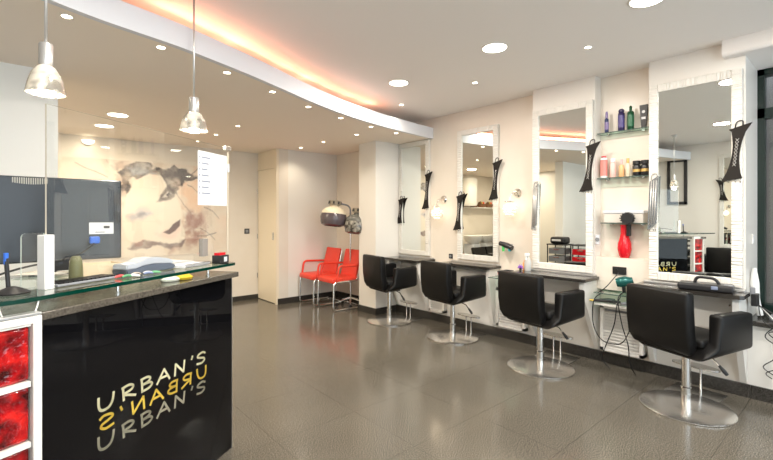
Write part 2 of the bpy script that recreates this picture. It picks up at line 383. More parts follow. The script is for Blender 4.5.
nn = noise(M['pend'], 14, 2); ramp(M['pend'], nn.outputs[0], [(.4, 0.1), (.6, .85)], 'Metallic')
pendant((.089, 2.112, 1.855), ZC, 'glass dome pendant lamp, the nearer and larger one at far left', .82)
pendant((.792, 2.629, 1.882), ZC, 'glass dome pendant lamp, the farther one right of the other')
# ------------------------------------------------------------------ mirrors
def wall_mirror(yl, yr, z0, z1, Xf, Xwall, label, fw=.065):
    """frame outer rectangle: yl > yr, front face at Xf"""
    yc = (yl + yr) / 2; t = thing('wall_mirror', label, 'mirror', (Xwall, yc, z0))
    hw = (yl - yr) / 2; H = z1 - z0; dx = Xf - Xwall
    bm = newbm()
    for s in (-1, 1): add_box(bm, dx, -.001, s * hw if s < 0 else hw - fw, -hw + fw if s < 0 else hw, 0, H, bev=.006)
    add_box(bm, dx, -.001, -hw + fw, hw - fw, 0, fw, bev=.006, mi=1); add_box(bm, dx, -.001, -hw + fw, hw - fw, H - fw, H, bev=.006, mi=1)
    obj('mirror_frame', bm, [M['frame'], M['frame_end']], t)
    add_box(bm := newbm(), dx + .018, dx + .022, -hw + fw - .003, hw - fw + .003, fw - .003, H - fw + .003); obj('mirror_glass', bm, M['mirror'], t)
    return t
wall_mirror(4.545, 3.945, .835, 2.425, 4.21, 4.25, 'tall white-framed wall mirror, farthest, beside the white pillar')
wall_mirror(3.455, 2.855, .84, 2.452, 4.21, 4.25, 'tall white-framed wall mirror between the two crystal wall lamps')
wall_mirror(2.330, 1.715, .84, 2.475, 4.06, 4.10, 'tall white-framed wall mirror left of the product niche')
wall_mirror(1.248, .630, .845, 2.485, 4.06, 4.10, 'widest white-framed wall mirror at right, nearest the shop window')
t = wall_mirror(.3, -.3, .82, 2.47, -.04, 0, 'white-framed mirror on the opposite wall seen in reflection')
t.location = (XW, 1.48, .82); t.matrix_basis = Matrix.Translation((XW, 1.48, .82)) @ Matrix.Rotation(PI, 4, 'Z'); 
t.children[0].location.z = -0; 
for ch in t.children: ch.location = (0, 0, 0)
# ------------------------------------------------------------------ corset ornaments
def corset(loc, H, lean, label, metal=False, w=.058, hook=.04):
    t = thing('corset_ornament', label, 'ornament', loc, 0)
    def fn(a, b_, d): # a to the image right (-Y), b up, d towards room (-X)
        c, s = math.cos(lean), math.sin(lean)
        return Vector((-d, -(a * c + b_ * s), -a * s + b_ * c))
    pr_ = []
    for k in range(11):
        f_ = k / 10; z = -H / 2 + H * f_; wd = w * (.36 + .85 * abs(f_ - .5) ** 1.8 * 2.1)
        pr_.append((wd, z))
    if metal:
        pl_ = [(w, -H / 2 + .03), (w, H / 2 + .03), (-w, H / 2 - .02), (-w, -H / 2 - .03)]
    pr_[-1] = (w * 1.25, H / 2 + .03); pr_[0] = (w * .95, -H / 2)
    left = [(-a, z) for a, z in reversed(pr_)]; left[0] = (-w * 1.0, H / 2 - .02); left[-1] = (-w * 1.15, -H / 2 - .03)
    pl = pl_ if metal else pr_ + left
    bm = add_prism(newbm(), pl, fn, 0.0, .014)
    obj('body', bm, M['steel_blue'] if metal else M['corset'], t)
    bm = newbm()
    n = 8
    if metal:
        for q_ in (-.55, 0, .55): add_tube(bm, [fn(w * q_, -H / 2 + .01, .016), fn(w * q_, H / 2 - .01, .016)], .004, 6)
    for k in range(0 if metal else n):
        z0 = -H * .27 + H * .54 * k / n; z1 = z0 + H * .54 / n
        add_tube(bm, [fn(-.010, z0, .017), fn(.010, z1, .017)], .0015, 5); add_tube(bm, [fn(.010, z0, .017), fn(-.010, z1, .017)], .0015, 5)
    obj('lacing', bm, M['lace'], t)
    bm = newbm(); add_tube(bm, arc([fn(-.025, H / 2 - .02, .006), fn(-.02, H / 2 + hook, .006), fn(.018, H / 2 + hook + .01, .006), fn(.022, H / 2 - .01, .006)], .02), .004, 6)
    obj('strap', bm, M['brushed'] if metal else M['corset'], t)
    for k in (-.5, .3, .8): bm = newbm(); add_tube(bm, [fn(w * k, -H / 2, .006), fn(w * k, -H / 2 - .035, .006)], .003, 5); obj('clip', bm, M['brushed'], t)
    return t
M['steel_blue'] = mat('silvered_plastic', (.33, .35, .37), .18, .8)
G = 'corset ornaments hung on the mirror frames'
corset((4.2095, 4.50, 1.455), .34, .12, 'dark corset ornament on left frame of the farthest mirror')
corset((4.2095, 3.97, 1.725), .46, .10, 'dark corset ornament on right frame of the farthest mirror')
corset((4.2095, 3.42, 1.43), .42, .10, 'dark corset ornament on left frame of the mirror between wall lamps')
corset((4.2095, 2.88, 1.80), .42, .10, 'dark corset ornament on right frame of the mirror between wall lamps')
corset((4.0595, 2.295, 1.475), .42, .05, 'silvery corset ornament on left frame of the mirror beside the niche', True, .026)
corset((4.0595, 1.74, 1.84), .42, .12, 'dark corset ornament on right frame of the mirror beside the niche')
corset((4.0595, 1.212, 1.49), .40, .04, 'silvery corset ornament on left frame of the nearest mirror', True, .032)
corset((4.0595, .665, 1.855), .38, .10, 'dark corset ornament on right frame of the nearest mirror by shop window')
t = corset((-1.255, 1.74, 1.84), .34, .1, 'dark corset ornament on the opposite mirror, seen in reflection'); t.rotation_euler.z = PI; t.matrix_basis = Matrix.Translation((-1.255, 1.74, 1.84)) @ Matrix.Rotation(PI, 4, 'Z')
# ------------------------------------------------------------------ styling stations: shelf, ledge and brackets
def station(y0, y1, xf, label, xw, zs=.815):
    t = thing('styling_shelf', label, 'shelf', (xw, (y0 + y1) / 2, 0))
    dx = xf - xw; hw = (y1 - y0) / 2
    bm = add_prism(newbm(), [(dx, -hw + .02), (dx + .02, -hw), (-.002, -hw - .0), (-.002, hw), (dx, hw)], lambda a, b_, d: (a, b_, d), zs - .028, zs); obj('shelf_board', bm, M['shelf_black'], t)
    add_box(bm := newbm(), -.062, -.002, -hw + .02, hw - .02, zs, zs + .018, bev=.003); obj('back_ledge', bm, M['alu'], t)
    for y in (-hw + .03, hw - .07):
        bm = add_prism(newbm(), [(dx + .05, zs - .03), (-.002, zs - .03), (4.195 - xw - .0, .72) if xw < 4.2 else (-.002, .7), (4.168 - xw if xw > 4.2 else .098, .12), (4.168 - xw - .03 if xw > 4.2 else .06, .12), (dx + .05 + .0, zs - .16)], lambda a, b_, d: (a, d, b_), y, y + .04); obj('bracket', bm, M['white'], t)
    add_box(bm := newbm(), -.002 - .05 if xw > 4.2 else -.002, -.002 if xw > 4.2 else .09, -hw + .07, hw - .07, .50, zs - .03); obj('back_panel', bm, M['louvre'], t)
    bm = newbm()
    for y in (-hw + .12, hw - .12): add_lathe(bm, [(0, 0), (.008, 0), (.008, .004), (0, .004)], 10, mtx=Matrix.Translation((-.002 if xw < 4.2 else -.052, y, .70)) @ Matrix.Rotation(-PI / 2, 4, 'Y'))
    obj('screw', bm, M['brushed'], t)
    return t
M['shelf_black'] = mat('black_polished_shelf', (.03, .027, .024), .12, spec=.6)
station(3.86, 4.53, 3.90, 'dark shelf with angled end under the farthest mirror', 4.25, .80)
station(2.83, 3.56, 4.0, 'dark shelf under the mirror between the wall lamps', 4.25, .80)
station(1.67, 2.42, 3.79, 'polished dark shelf under the mirror beside the niche', 4.10)
station(.59, 1.30, 3.84, 'dark polished shelf under the nearest mirror, black case on it', 4.10)
# glass shelves between the stations
def glass_shelf(y0, y1, x0, x1, z, label, brackets=True, th=.008):
    t = thing('glass_shelf', label, 'shelf', (x1, (y0 + y1) / 2, z))
    hw = (y1 - y0) / 2
    bm = newbm(); add_box(bm, x0 - x1, -.002, -hw, hw, -th, 0); bm.normal_update()
    for fc in bm.faces: fc.material_index = 0 if abs(fc.normal.z) > .5 else 1
    obj('glass_pane', bm, [M['shelf_glass'], M['shelf_edge']], t)
    for s in (-1, 1):
        bm = newbm(); add_box(bm, -.04, -.002, s * hw * .7 - .012, s * hw * .7 + .012, -th - .012, -th); obj('shelf_clip', bm, M['brushed'], t)
    return t
def radiator(y0, y1, zb, zt, xf, label, xw=4.2):
    t = thing('louvred_cover', label, 'radiator cover', (xw, (y0 + y1) / 2, zb)); hw = (y1 - y0) / 2; dx = xf - xw
    bm = newbm(); add_box(bm, dx, -.002, -hw, -hw + .03, 0, zt - zb); add_box(bm, dx, -.002, hw - .03, hw, 0, zt - zb); add_box(bm, dx, -.002, -hw, hw, zt - zb - .03, zt - zb); add_box(bm, dx, -.002, -hw, hw, 0, .03); obj('frame', bm, M['white'], t)
    n = int((zt - zb - .06) / .028); bm = newbm()
    for k in range(n):
        z = .035 + k * .028; add_prism(bm, [(dx + .004, z), (dx + .03, z + .02), (dx + .034, z + .02), (dx + .008, z)], lambda a, b_, d: (a, d, b_), -hw + .03, hw - .03)
    obj('louvre', bm, M['louvre'], t); add_box(bm := newbm(), dx + .045, dx + .05, -hw + .03, hw - .03, .03, zt - zb - .03); obj('gap_shade', bm, M['grey'], t); return t  # grey sheet added behind the slats to put shade into the gaps
radiator(1.30, 1.66, .14, .56, 4.09, 'white louvred cover under the tool shelf between two nearest stations')
radiator(2.44, 2.80, .14, .57, 4.10, 'white louvred cover left of the third salon chair', 4.17)
radiator(3.58, 3.84, .14, .57, 4.10, 'white louvred cover between the two farthest stations', 4.17)
GS = glass_shelf(1.31, 1.66, 3.95, 4.2, .69, 'green glass shelf holding hair tools between the nearest stations')
add_box(bm := newbm(), -.22, -.002, -.19, .19, -.118, -.10, bev=.002); obj('lower_board', bm, M['white'], GS)
glass_shelf(2.44, 2.81, 3.96, 4.17, .70, 'green glass shelf left of the third salon chair')
glass_shelf(1.265, 1.70, 4.12, 4.23, 2.155, 'upper glass shelf in the product niche')
glass_shelf(1.265, 1.70, 4.12, 4.23, 1.735, 'middle glass shelf in the product niche')
glass_shelf(1.275, 1.66, 4.10, 4.23, 1.318, 'lower glass shelf in product niche holding a box')
# ------------------------------------------------------------------ salon chairs
def make_chair():
    t = thing('salon_chair', '', 'salon chair')
    add_lathe(bm := newbm(), [(0, 0), (.285, 0), (.29, .004), (.29, .010), (.28, .015), (.06, .020), (0, .020)], 56); obj('base_plate', bm, M['base'], t)
    bm = newbm(); add_lathe(bm, [(.034, .018), (.034, .15), (.028, .155), (.028, .18), (.028, .40), (0, .40)], 24); obj('column', bm, M['chrome'], t)
    bm = newbm(); add_lathe(bm, [(.0, .385), (.032, .385), (.032, .40), (0, .40)], 20); add_box(bm, -.11, .11, -.09, .09, .40, .425, bev=.004); obj('swivel_plate', bm, M['dark'], t)
    # U band: arms and bottom in one upholstered shell
    th = .088
    def path(hw, zb, zt, r_, n=7):
        p = [(-hw, zt)]
        for k in range(n + 1): a = PI + PI / 2 * k / n; p.append((-hw + r_ + r_ * math.cos(a), zb + r_ + r_ * math.sin(a)))
        for k in range(n + 1): a = 1.5 * PI + PI / 2 * k / n; p.append((hw - r_ + r_ * math.cos(a), zb + r_ + r_ * math.sin(a)))
        p.append((hw, zt)); return p
    o_ = [(y - .005, z) for y, z in path(.283, .415, .725, .10)]; i_ = [(y - .005, z) for y, z in path(.283 - th, .50, .725, .05)]
    t2 = bmesh.new()
    outl = o_ + list(reversed(i_))
    # front tips upward: depth from x=-.15 to x=.25
    A, B = [], []
    for (y, z) in outl:
        up = .05 * max(0, (.5 - z)) / .09
        A.append(t2.verts.new((-.080 - (.115 if z < .45 else .11 * max(0, 1 - (z - .45) / .11) ** 1.5), y, z))); B.append(t2.verts.new((.245, y, z + up)))
    m_ = len(o_)
    for i in range(m_ - 1):
        j = 2 * m_ - 1 - i
        t2.faces.new([A[i], A[i + 1], A[j - 1], A[j]]); t2.faces.new([B[i + 1], B[i], B[j], B[j - 1]])
        t2.faces.new([A[i + 1], A[i], B[i], B[i + 1]]); t2.faces.new([A[j], A[j - 1], B[j - 1], B[j]])
    for i, j in ((0, 2 * m_ - 1), (m_ - 1, m_)):
        t2.faces.new([A[i], A[j], B[j], B[i]])
    bmesh.ops.recalc_face_normals(t2, faces=t2.faces)
    ed = [e for e in t2.edges if len(e.link_faces) == 2 and e.calc_face_angle(0) > .9]
    bmesh.ops.bevel(t2, geom=ed, offset=.02, segments=3, affect='EDGES', profile=.5)
    for fc in t2.faces: fc.smooth = True
    bm = newbm(); merge(bm, t2); obj('arm_shell', bm, M['leather'], t)
    # backrest
    t3 = bmesh.new(); vs = []
    prof_ = [(-.20, .435), (-.225, .50), (-.245, .62), (-.25, .75), (-.245, .87)]
    pin = [(-.13, .435), (-.135, .50), (-.15, .62), (-.16, .75), (-.165, .865)]
    for (xo, zo) in prof_ + list(reversed(pin)): vs.append((xo, zo))
    a_ = [t3.verts.new((x, -.175 + (.015 if z < .46 else 0), z)) for x, z in vs]; b2 = [t3.verts.new((x, .292 - (.03 if z < .46 else 0), z)) for x, z in vs]
    n_ = len(prof_)
    for i in range(n_ - 1):
        j = 2 * n_ - 1 - i
        t3.faces.new([a_[i], a_[i + 1], a_[j - 1], a_[j]]); t3.faces.new([b2[i + 1], b2[i], b2[j], b2[j - 1]])
        t3.faces.new([a_[i + 1], a_[i], b2[i], b2[i + 1]]); t3.faces.new([a_[j], a_[j - 1], b2[j - 1], b2[j]])
    for i, j in ((0, 2 * n_ - 1), (n_ - 1, n_)): t3.faces.new([a_[i], a_[j], b2[j], b2[i]])
    bmesh.ops.recalc_face_normals(t3, faces=t3.faces)
    ed = [e for e in t3.edges if e.calc_face_angle(0) > .8]
    bmesh.ops.bevel(t3, geom=ed, offset=.022, segments=3, affect='EDGES', profile=.5)
    for fc in t3.faces: fc.smooth = True
    bm = newbm(); merge(bm, t3); obj('backrest', bm, M['leather'], t)
    add_box(bm := newbm(), -.15, .23, -.21, .19, .49, .55, bev=.02, seg=3); 
    for fc in bm.faces: fc.smooth = True
    obj('seat', bm, M['leather'], t)
    bm = newbm(); add_tube(bm, [(.04, -.06, .41), (.07, -.14, .385), (.08, -.18, .34)], [.006, .006, .006], 8); l = obj('height_lever', bm, M['chrome'], t)
    add_tube(bm := newbm(), [(.078, -.172, .350), (.088, -.20, .315), (.094, -.215, .295)], [.009, .014, .011], 10); obj('lever_grip', bm, M['dark'], l)
    return t
M['base'] = mat('polished_steel_base', (.82, .79, .75), .24, .95)
ch = make_chair()
spots = [(3.635, .878, -21, 'black leather salon chair at far right, the nearest one, facing the widest mirror'), (3.60, 1.985, -9, 'black leather salon chair second from the right, facing the mirror left of the niche'), (3.745, 3.135, -8, 'black leather salon chair second from the left, in front of the mirror between wall lamps'), (3.70, 4.17, -9, 'black leather salon chair farthest away, beside the white pillar'), (-.62, 1.62, 178, 'black leather salon chair across the room, seen only in the nearest mirror')]
for i, (x, y, a, lb) in enumerate(spots):
    if i == 0: ch.location = (x, y, 0); ch.rotation_euler = (0, 0, math.radians(a)); ch['label'] = lb; ch['group'] = 'black salon chairs at the mirrors'
    else: dup(ch, (x, y, 0), math.radians(a), lb)
# footrests
def footrest():
    t = thing('footrest', '', 'footrest')
    add_box(bm := newbm(), -.13, .13, -.17, .17, 0, .008, bev=.003); obj('base_plate', bm, M['brushed'], t)
    for y in (-.035, .035): obj('post', add_tube(newbm(), [(0, y, .008), (0, y, .21)], .008, 10), M['chrome'], t)
    bm = newbm(); add_prism(bm, [(-.06 * math.cos(a), .16 * math.sin(a)) for a in [2 * PI * k / 24 for k in range(24)]], lambda a, b_, d: (a, b_, d), .21, .222); obj('foot_bar', bm, M['brushed'], t)
    return t
fr = footrest()
for i, (x, y, a, lb) in enumerate([(3.98, .90, -5, 'steel footrest on two thin posts in front of the nearest salon chair'), (3.98, 2.02, 0, 'steel footrest in front of the second salon chair from the right'), (3.99, 3.10, 0, 'steel footrest in front of second salon chair from the left'), (4.0, 4.12, 0, 'steel footrest in front of the farthest salon chair')]):
    if i == 0: fr.location = (x, y, 0); fr.rotation_euler.z = math.radians(a); fr['label'] = lb
    else: dup(fr, (x, y, 0), math.radians(a), lb)
# ------------------------------------------------------------------ crystal wall lamps
def sconce(y, z, label):
    t = thing('wall_lamp', label, 'wall lamp', (4.25, y, z))
    obj('wall_plate', add_lathe(newbm(), [(0, .0), (.05, .0), (.05, .012), (.035, .03), (0, .035)], 28, mtx=Matrix.Rotation(-PI / 2, 4, 'Y')), M['chrome'], t)
    obj('arm', add_tube(newbm(), arc([(-.03, 0, 0), (-.10, .01, 0), (-.11, .03, -.05), (-.11, .035, -.09)], .03), .006, 8), M['chrome'], t)
    bm = newbm(); add_lathe(bm, [(0, -.12), (.05, -.125), (.055, -.135), (0, -.135)], 20, mtx=Matrix.Translation((-.11, .035, .03))); obj('holder', bm, M['chrome'], t)
    bm = newbm()
    for ring, (rr_, nb) in enumerate(((.03, 8), (.062, 14), (.072, 14), (.06, 12), (.035, 8))):
        for k in range(nb):
            a = 2 * PI * k / nb + ring * .3; s = .016
            add_lathe(bm, [(0, -s), (s * .8, 0), (0, s)], 6, mtx=Matrix.Translation((-.11 + rr_ * math.cos(a), .035 + rr_ * math.sin(a), -.12 - ring * .032)), smooth=False)
    obj('crystal_shade', bm, M['crystal'], t)
    bm = newbm(); add_lathe(bm, [(0, -.035), (.02, -.02), (.024, 0), (.015, .02), (0, .03)], 16, mtx=Matrix.Translation((-.11, .035, -.17))); obj('bulb', bm, M['sconce_glow'], t)
    lamp('lamp', 'POINT', (4.12, y + .035, z - .17), 1.0, (1, .80, .55), .05)
M['crystal'] = mat('crystal_glass', (.97, .92, .84), .05, spec=.9, emit=(1, .85, .65), es=.08)
sconce(2.615, 1.64, 'crystal wall lamp with chrome plate, right one, left of the niche-side mirror')
sconce(3.70, 1.60, 'crystal wall lamp with chrome plate, between the two farthest mirrors')
# ------------------------------------------------------------------ products in niche
def bottle(name, loc, prof, mt, cap, label, cat='bottle', band=None, group=None, n=20):
    t = thing(name, label, cat, loc, 0, group); obj('body', add_lathe(newbm(), prof, n), mt, t)
    if cap: obj('cap', add_lathe(newbm(), cap[0], n), cap[1], t)
    if band: 
        z0, z1, r_, mm = band; obj('label_band', add_lathe(newbm(), [(r_, z0), (r_ + .0008, z0), (r_ + .0008, z1), (r_, z1)], n), mm, t)
    return t
def cyl(r_, h, neck=None):
    p = [(0, 0), (r_ - .002, 0), (r_, .003), (r_, h - .012), (r_ * .8, h - .002)]
    p += [(neck or r_ * .4, h), (neck or r_ * .4, h + .004), (0, h + .004)]; return p
pur = col('purple_plastic', (.025, .015, .08)); dgr = col('green_plastic', (.004, .06, .022)); lil = col('lilac_plastic', (.22, .17, .33)); whp = col('white_plastic', (.85, .85, .85)); pnk = col('pink_plastic', (.85, .42, .42)); amb = col('amber_plastic', (.75, .38, .15)); navy = col('navy_label', (.02, .03, .1)); gold = col('gold_label', (.6, .42, .15), metal=.6)
Z1, Z2, Z3 = 2.156, 1.736, 1.319
bottle('spray_bottle', (4.165, 1.63, Z1), cyl(.018, .135), navy, ([(.012, .139), (.012, .18), (.008, .20), (0, .20)], lil), 'slim purple spray bottle with lilac cap, leftmost on upper niche shelf', band=(.03, .10, .018, lil))
bottle('hairspray_can', (4.165, 1.502, Z1), cyl(.027, .17), pur, ([(.024, .174), (.024, .19), (.015, .20), (0, .20)], pur), 'dark purple hairspray can on the upper niche shelf', band=(.03, .14, .027, col('violet_label', (.07, .055, .2))))
bottle('shampoo_bottle', (4.165, 1.424, Z1), cyl(.027, .165), dgr, ([(.012, .169), (.012, .205), (.006, .215), (0, .215)], dgr), 'green bottle with green cap on the upper niche shelf', band=(.03, .13, .027, col('light_green_label', (.02, .13, .06))))
t = thing('cream_tube', 'black tube with white round emblem standing at right of upper niche shelf', 'tube', (4.165, 1.315, Z1))
obj('body', add_prism(newbm(), [(-.02, .02), (.02, .02), (.032, .20), (-.032, .20)], lambda a, b_, d: (d, a, b_), -.018, .006), M['dark'], t)
add_box(bm := newbm(), -.021, .008, -.018, .018, 0, .022); obj('cap', bm, M['dark'], t)
bm = newbm(); add_lathe(bm, [(0, 0), (.013, 0), (.013, .001), (0, .001)], 16, mtx=Matrix.Translation((-.0185, 0, .14)) @ Matrix.Rotation(-PI / 2, 4, 'Y')); add_box(bm, -.0195, -.0185, -.017, .017, .075, .095); obj('printed_emblem', bm, M['whitepaper'], t)
bottle('hairspray_can', (4.165, 1.655, Z2), cyl(.030, .19), whp, ([(.022, .194), (.022, .205), (0, .21)], col('red_cap', (.7, .04, .06))), 'white can with red stripe and cap, leftmost on middle niche shelf', band=(.02, .17, .030, col('red_stripe', (.75, .25, .22))))
bottle('lotion_bottle', (4.165, 1.575, Z2), cyl(.026, .14), col('rose_liquid', (.8, .5, .45)), ([(.022, .144), (.022, .175), (0, .175)], whp), 'pink bottle with white cap on middle niche shelf')
bottle('lotion_bottle', (4.165, 1.50, Z2), cyl(.023, .11), col('amber_liquid', (.75, .42, .2)), ([(.01, .114), (.01, .16), (0, .165)], pnk), 'amber pump bottle on middle niche shelf')
bottle('serum_bottle', (4.165, 1.447, Z2), cyl(.020, .12), col('pale_gold_liquid', (.7, .6, .45)), ([(.012, .124), (.012, .165), (0, .165)], gold), 'small pale bottle with gold cap on middle niche shelf')
for y, lb, dz in [(1.375, 'left one', 0), (1.31, 'right one by the mirror frame', 0)]:
    bottle('cream_jar', (4.165, y, Z2), cyl(.031, .10, .02), M['dark'], ([(.031, .104), (.031, .135), (0, .135)], M['dark']), 'black cream jar with gold band on middle niche shelf, ' + lb, 'jar', band=(.035, .06, .031, gold))
t = thing('product_box', 'flat pale box with dark lid on lower niche shelf', 'box', (4.165, 1.47, Z3)); add_box(bm := newbm(), -.055, .055, -.165, .165, 0, .085, bev=.003); obj('box_body', bm, col('pale_box', (.62, .58, .53)), t)
add_box(bm := newbm(), -.062, .058, -.17, .17, .085, .11, bev=.003); obj('lid', bm, M['lightgrey'], t)
add_box(bm := newbm(), -.060, -.02, -.15, .13, .088, .100); obj('dark_strip', bm, M['dark'], t)
t = thing('diffuser', 'black spiky hair dryer diffuser in front of lower niche shelf', 'hair tool', (4.075, 1.415, 1.36))
bm = newbm(); add_lathe(bm, [(0, -.03), (.03, -.03), (.055, .0), (.05, .03), (0, .03)], 20, mtx=Matrix.Rotation(-PI / 2, 4, 'Y'))
for k in range(14):
    a = 2 * PI * k / 14; add_tube(bm, [(-.0, .045 * math.cos(a), .035 * math.sin(a)), (-.02, .062 * math.cos(a), .05 * math.sin(a))], .006, 6)
obj('bowl', bm, M['dark'], t); 
t = thing('hair_dryer', 'red curved hair dryer with black grip standing upright in niche', 'hair dryer', (4.165, 1.475, 1.0))
bm = newbm(); add_lathe(bm, [(0, .001), (.035, .001), (.045, .02), (.058, .08), (.055, .13), (.040, .18), (.032, .22), (.034, .27), (.038, .30), (0, .30)], 28); obj('housing', bm, M['red_gloss'], t)
add_box(bm := newbm(), -.05, -.02, -.065, -.03, .20, .31, bev=.006); obj('grip', bm, M['dark'], t)
# sockets
def plate(name, loc, hy, hz, mt, label, nrm='x', cat='wall socket', dark=None):
    t = thing(name, label, cat, loc)
    bm = newbm(); add_box(bm, -.012, -.001, -hy, hy, -hz, hz, bev=.003) if nrm == 'x' else add_box(bm, -hy, hy, -.012, -.001, -hz, hz, bev=.003); obj('cover', bm, mt, t)
    bm = newbm()
    for s in ((-1, 1) if hy > .05 else (0,)):
        if nrm == 'x': add_lathe(bm, [(0, 0), (.019, 0), (.019, .003), (0, .003)], 18, mtx=Matrix.Translation((-.0125, s * hy * .5, 0)) @ Matrix.Rotation(-PI / 2, 4, 'Y'))
        else: add_box(bm, -hy * .6, hy * .6, -.015, -.012, -hz * .6, hz * .6)
    obj('insert', bm, dark or M['grey'], t); return t
plate('wall_socket', (4.12, 1.50, .885), .058, .035, M['dark'], 'black double wall socket under the product niche', dark=M['cable'])
plate('wall_socket', (4.25, 3.585, .86), .03, .03, M['dark'], 'small black wall socket left of the shelf under the middle mirror')
plate('light_switch', (2.87, YN, 1.13), .042, .042, M['dark'], 'dark square light switch on the back wall beside the door', 'y', 'light switch')
plate('light_switch', (4.35, .617, 1.20), .03, .04, M['white'], 'white light switch on the pillar side facing the shop window', 'y', 'light switch', M['whitepaper'])
plate('wall_switch', (4.10, 1.683, 1.16), .018, .045, M['lightgrey'], 'narrow grey switch on the pillar beside the niche', 'x', 'light switch')
# tools on low glass shelf by the nearest chair
t = thing('hair_dryer', 'teal hair dryer standing on the green glass shelf under the black socket', 'hair dryer', (4.04, 1.44, .69))
bm = newbm(); add_lathe(bm, [(0, -.06), (.035, -.058), (.044, -.03), (.044, .02), (.03, .06), (.026, .075), (0, .075)], 24, mtx=Matrix.Translation((0, 0, .11)) @ Matrix.Rotation(.35, 4, 'Z') @ Matrix.Rotation(PI / 2 - .25, 4, 'X')); obj('barrel', bm, col('teal_chrome', (.012, .10, .092), .15, metal=.3), t)
bm = newbm(); add_tube(bm, [(0, 0, .09), (.01, .0, .05), (.015, .0, .012)], [.018, .016, .014], 12); obj('handle', bm, M['dark'], t)
for k, (dx, dy, dz, a, r_, mm, lb, nmx) in enumerate([(4.0, 1.58, .03, .4, .018, 'dark', 'black hair straightener lying at left of the tool shelf', 'hair_straightener'), (4.02, 1.53, .024, -.3, .016, 'dark', 'black curling iron lying behind the straightener on tool shelf', 'curling_iron'), (4.03, 1.38, .03, .9, .02, 'grey', 'grey hair clipper lying right of teal dryer', 'hair_clipper')]):
    t = thing(nmx, lb, 'hair tool', (dx, dy, .591), a)
    bm = newbm(); add_tube(bm, [(0, -.08, dz), (0, -.03, dz), (0, .03, dz - .004), (0, .09, dz - .008)], [r_, r_ * 1.1, r_ * .9, r_ * .7], 12); obj('body', bm, M[mm], t)
    bm = newbm(); add_tube(bm, [(0, .09, dz - .008), (0, .125, dz - .008)], [r_ * .5, r_ * .5], 10); obj('tip', bm, M['brushed'] if k else col('brass_tip', (.7, .5, .1), metal=.8), t)
def cable(pts, r_, mt, label, name='cable', group=None):
    P_ = [Vector(p) for p in pts]; out = []
    for i in range(len(P_) - 1):
        a, b_, c, d = P_[max(i - 1, 0)], P_[i], P_[i + 1], P_[min(i + 2, len(P_) - 1)]
        for k in range(8):
            q = k / 8; out.append(.5 * ((2 * b_) + (c - a) * q + (2 * a - 5 * b_ + 4 * c - d) * q * q + (3 * b_ - a - 3 * c + d) * q ** 3))
    out.append(P_[-1]); return tag(obj(name, add_tube(newbm(), out, r_, 6), mt), label, 'cable', group)
XQ = 3.90
cable([(4.02, 1.60, .69), onx(594, 300, XQ), onx(593, 322, XQ), onx(600, 338, XQ), onx(612, 344, XQ), onx(624, 341, XQ), (3.93, 1.32, .52), (3.98, 1.33, .66)], .0045, M['cable'], 'black cable hanging in a wide loop below the tool shelf')
cable([(4.04, 1.46, .67), onx(617, 305, XQ), onx(614, 325, XQ), onx(606, 345, XQ), onx(602, 358, 3.95), (3.97, 1.53, .03)], .0045, M['cable'], 'black cable hanging from the teal dryer, curving left to floor')
cable([(4.05, 1.45, .70), onx(618, 300, XQ), onx(622, 325, XQ), onx(628, 345, XQ), onx(630, 364, XQ + .05), (4.0, 1.33, .02)], .0045, M['cable'], 'black cable hanging from the teal dryer, curving right to floor')
cable([(4.0, 1.60, .70), onx(597, 293, 3.97), onx(606, 287, 3.98), (4.10, 1.50, .87)], .004, M['cable'], 'thin black lead from the straightener up to the socket')
# case on the nearest station
t = thing('tool_case', 'black plastic tool case with arched carry handle on the nearest shelf', 'case', (3.95, .83, .815), .12)
add_box(bm := newbm(), -.08, .08, -.17, .17, .002, .055, bev=.016, seg=3); obj('case_body', bm, M['dark'], t)
bm = newbm(); add_tube(bm, arc([(0, .07, .04), (0, .055, .10), (0, -.06, .095), (0, -.09, .04)], .04), .011, 10); obj('handle', bm, M['dark'], t)
bm = newbm(); add_box(bm, -.084, -.05, -.08, -.04, .02, .045, bev=.004); obj('latch', bm, col('blue_grey', (.2, .24, .35)), t)
bm = newbm(); add_lathe(bm, [(0, 0), (.03, .002), (.028, .02), (0, .024)], 16, mtx=Matrix.Translation((-.03, -.14, .038))); obj('knob', bm, M['grey'], t)
# things at the glass shelf left of third chair
t = thing('spray_bottle', 'clear spray bottle with white trigger head on third station shelf', 'bottle', (4.0, 2.345, .815))
obj('body', add_lathe(newbm(), [(0, 0), (.034, 0), (.036, .01), (.036, .09), (.026, .12), (.012, .135), (.012, .15), (0, .15)], 22), col('frosted_plastic', (.50, .50, .48), .15), t)
bm = newbm(); add_box(bm, -.05, .02, -.012, .012, .15, .18, bev=.004); add_box(bm, -.04, -.03, -.006, .006, .11, .155); obj('trigger_head', bm, whp, t)
bottle('dye_bottle', (4.02, 2.395, .815), [(0, 0), (.017, 0), (.019, .01), (.019, .07), (.008, .085), (.008, .10), (0, .10)], col('orange_plastic', (.85, .36, .12)), None, 'orange bottle beside clear spray bottle')
t = thing('flower_clip', 'purple flower-shaped hair clip at left end of third station shelf', 'hair clip', (3.95, 2.40, .815))
bm = newbm()
for k in range(6): a = PI * k / 5; add_lathe(bm, [(0, -.02), (.008, 0), (0, .022)], 8, mtx=Matrix.Translation((0, .02 * math.cos(a), .025 + .02 * math.sin(a))) @ Matrix.Rotation(a - PI / 2, 4, 'X'))
obj('petals', bm, col('purple_gloss', (.28, .1, .5)), t); add_lathe(bm := newbm(), [(0, .001), (.012, .001), (.014, .02), (0, .03)], 10); obj('clip', bm, M['dark'], t)
t = thing('hair_dryer', 'black and green hair dryer in wall holder below the right crystal lamp', 'hair dryer', (4.25, 2.70, 1.04))
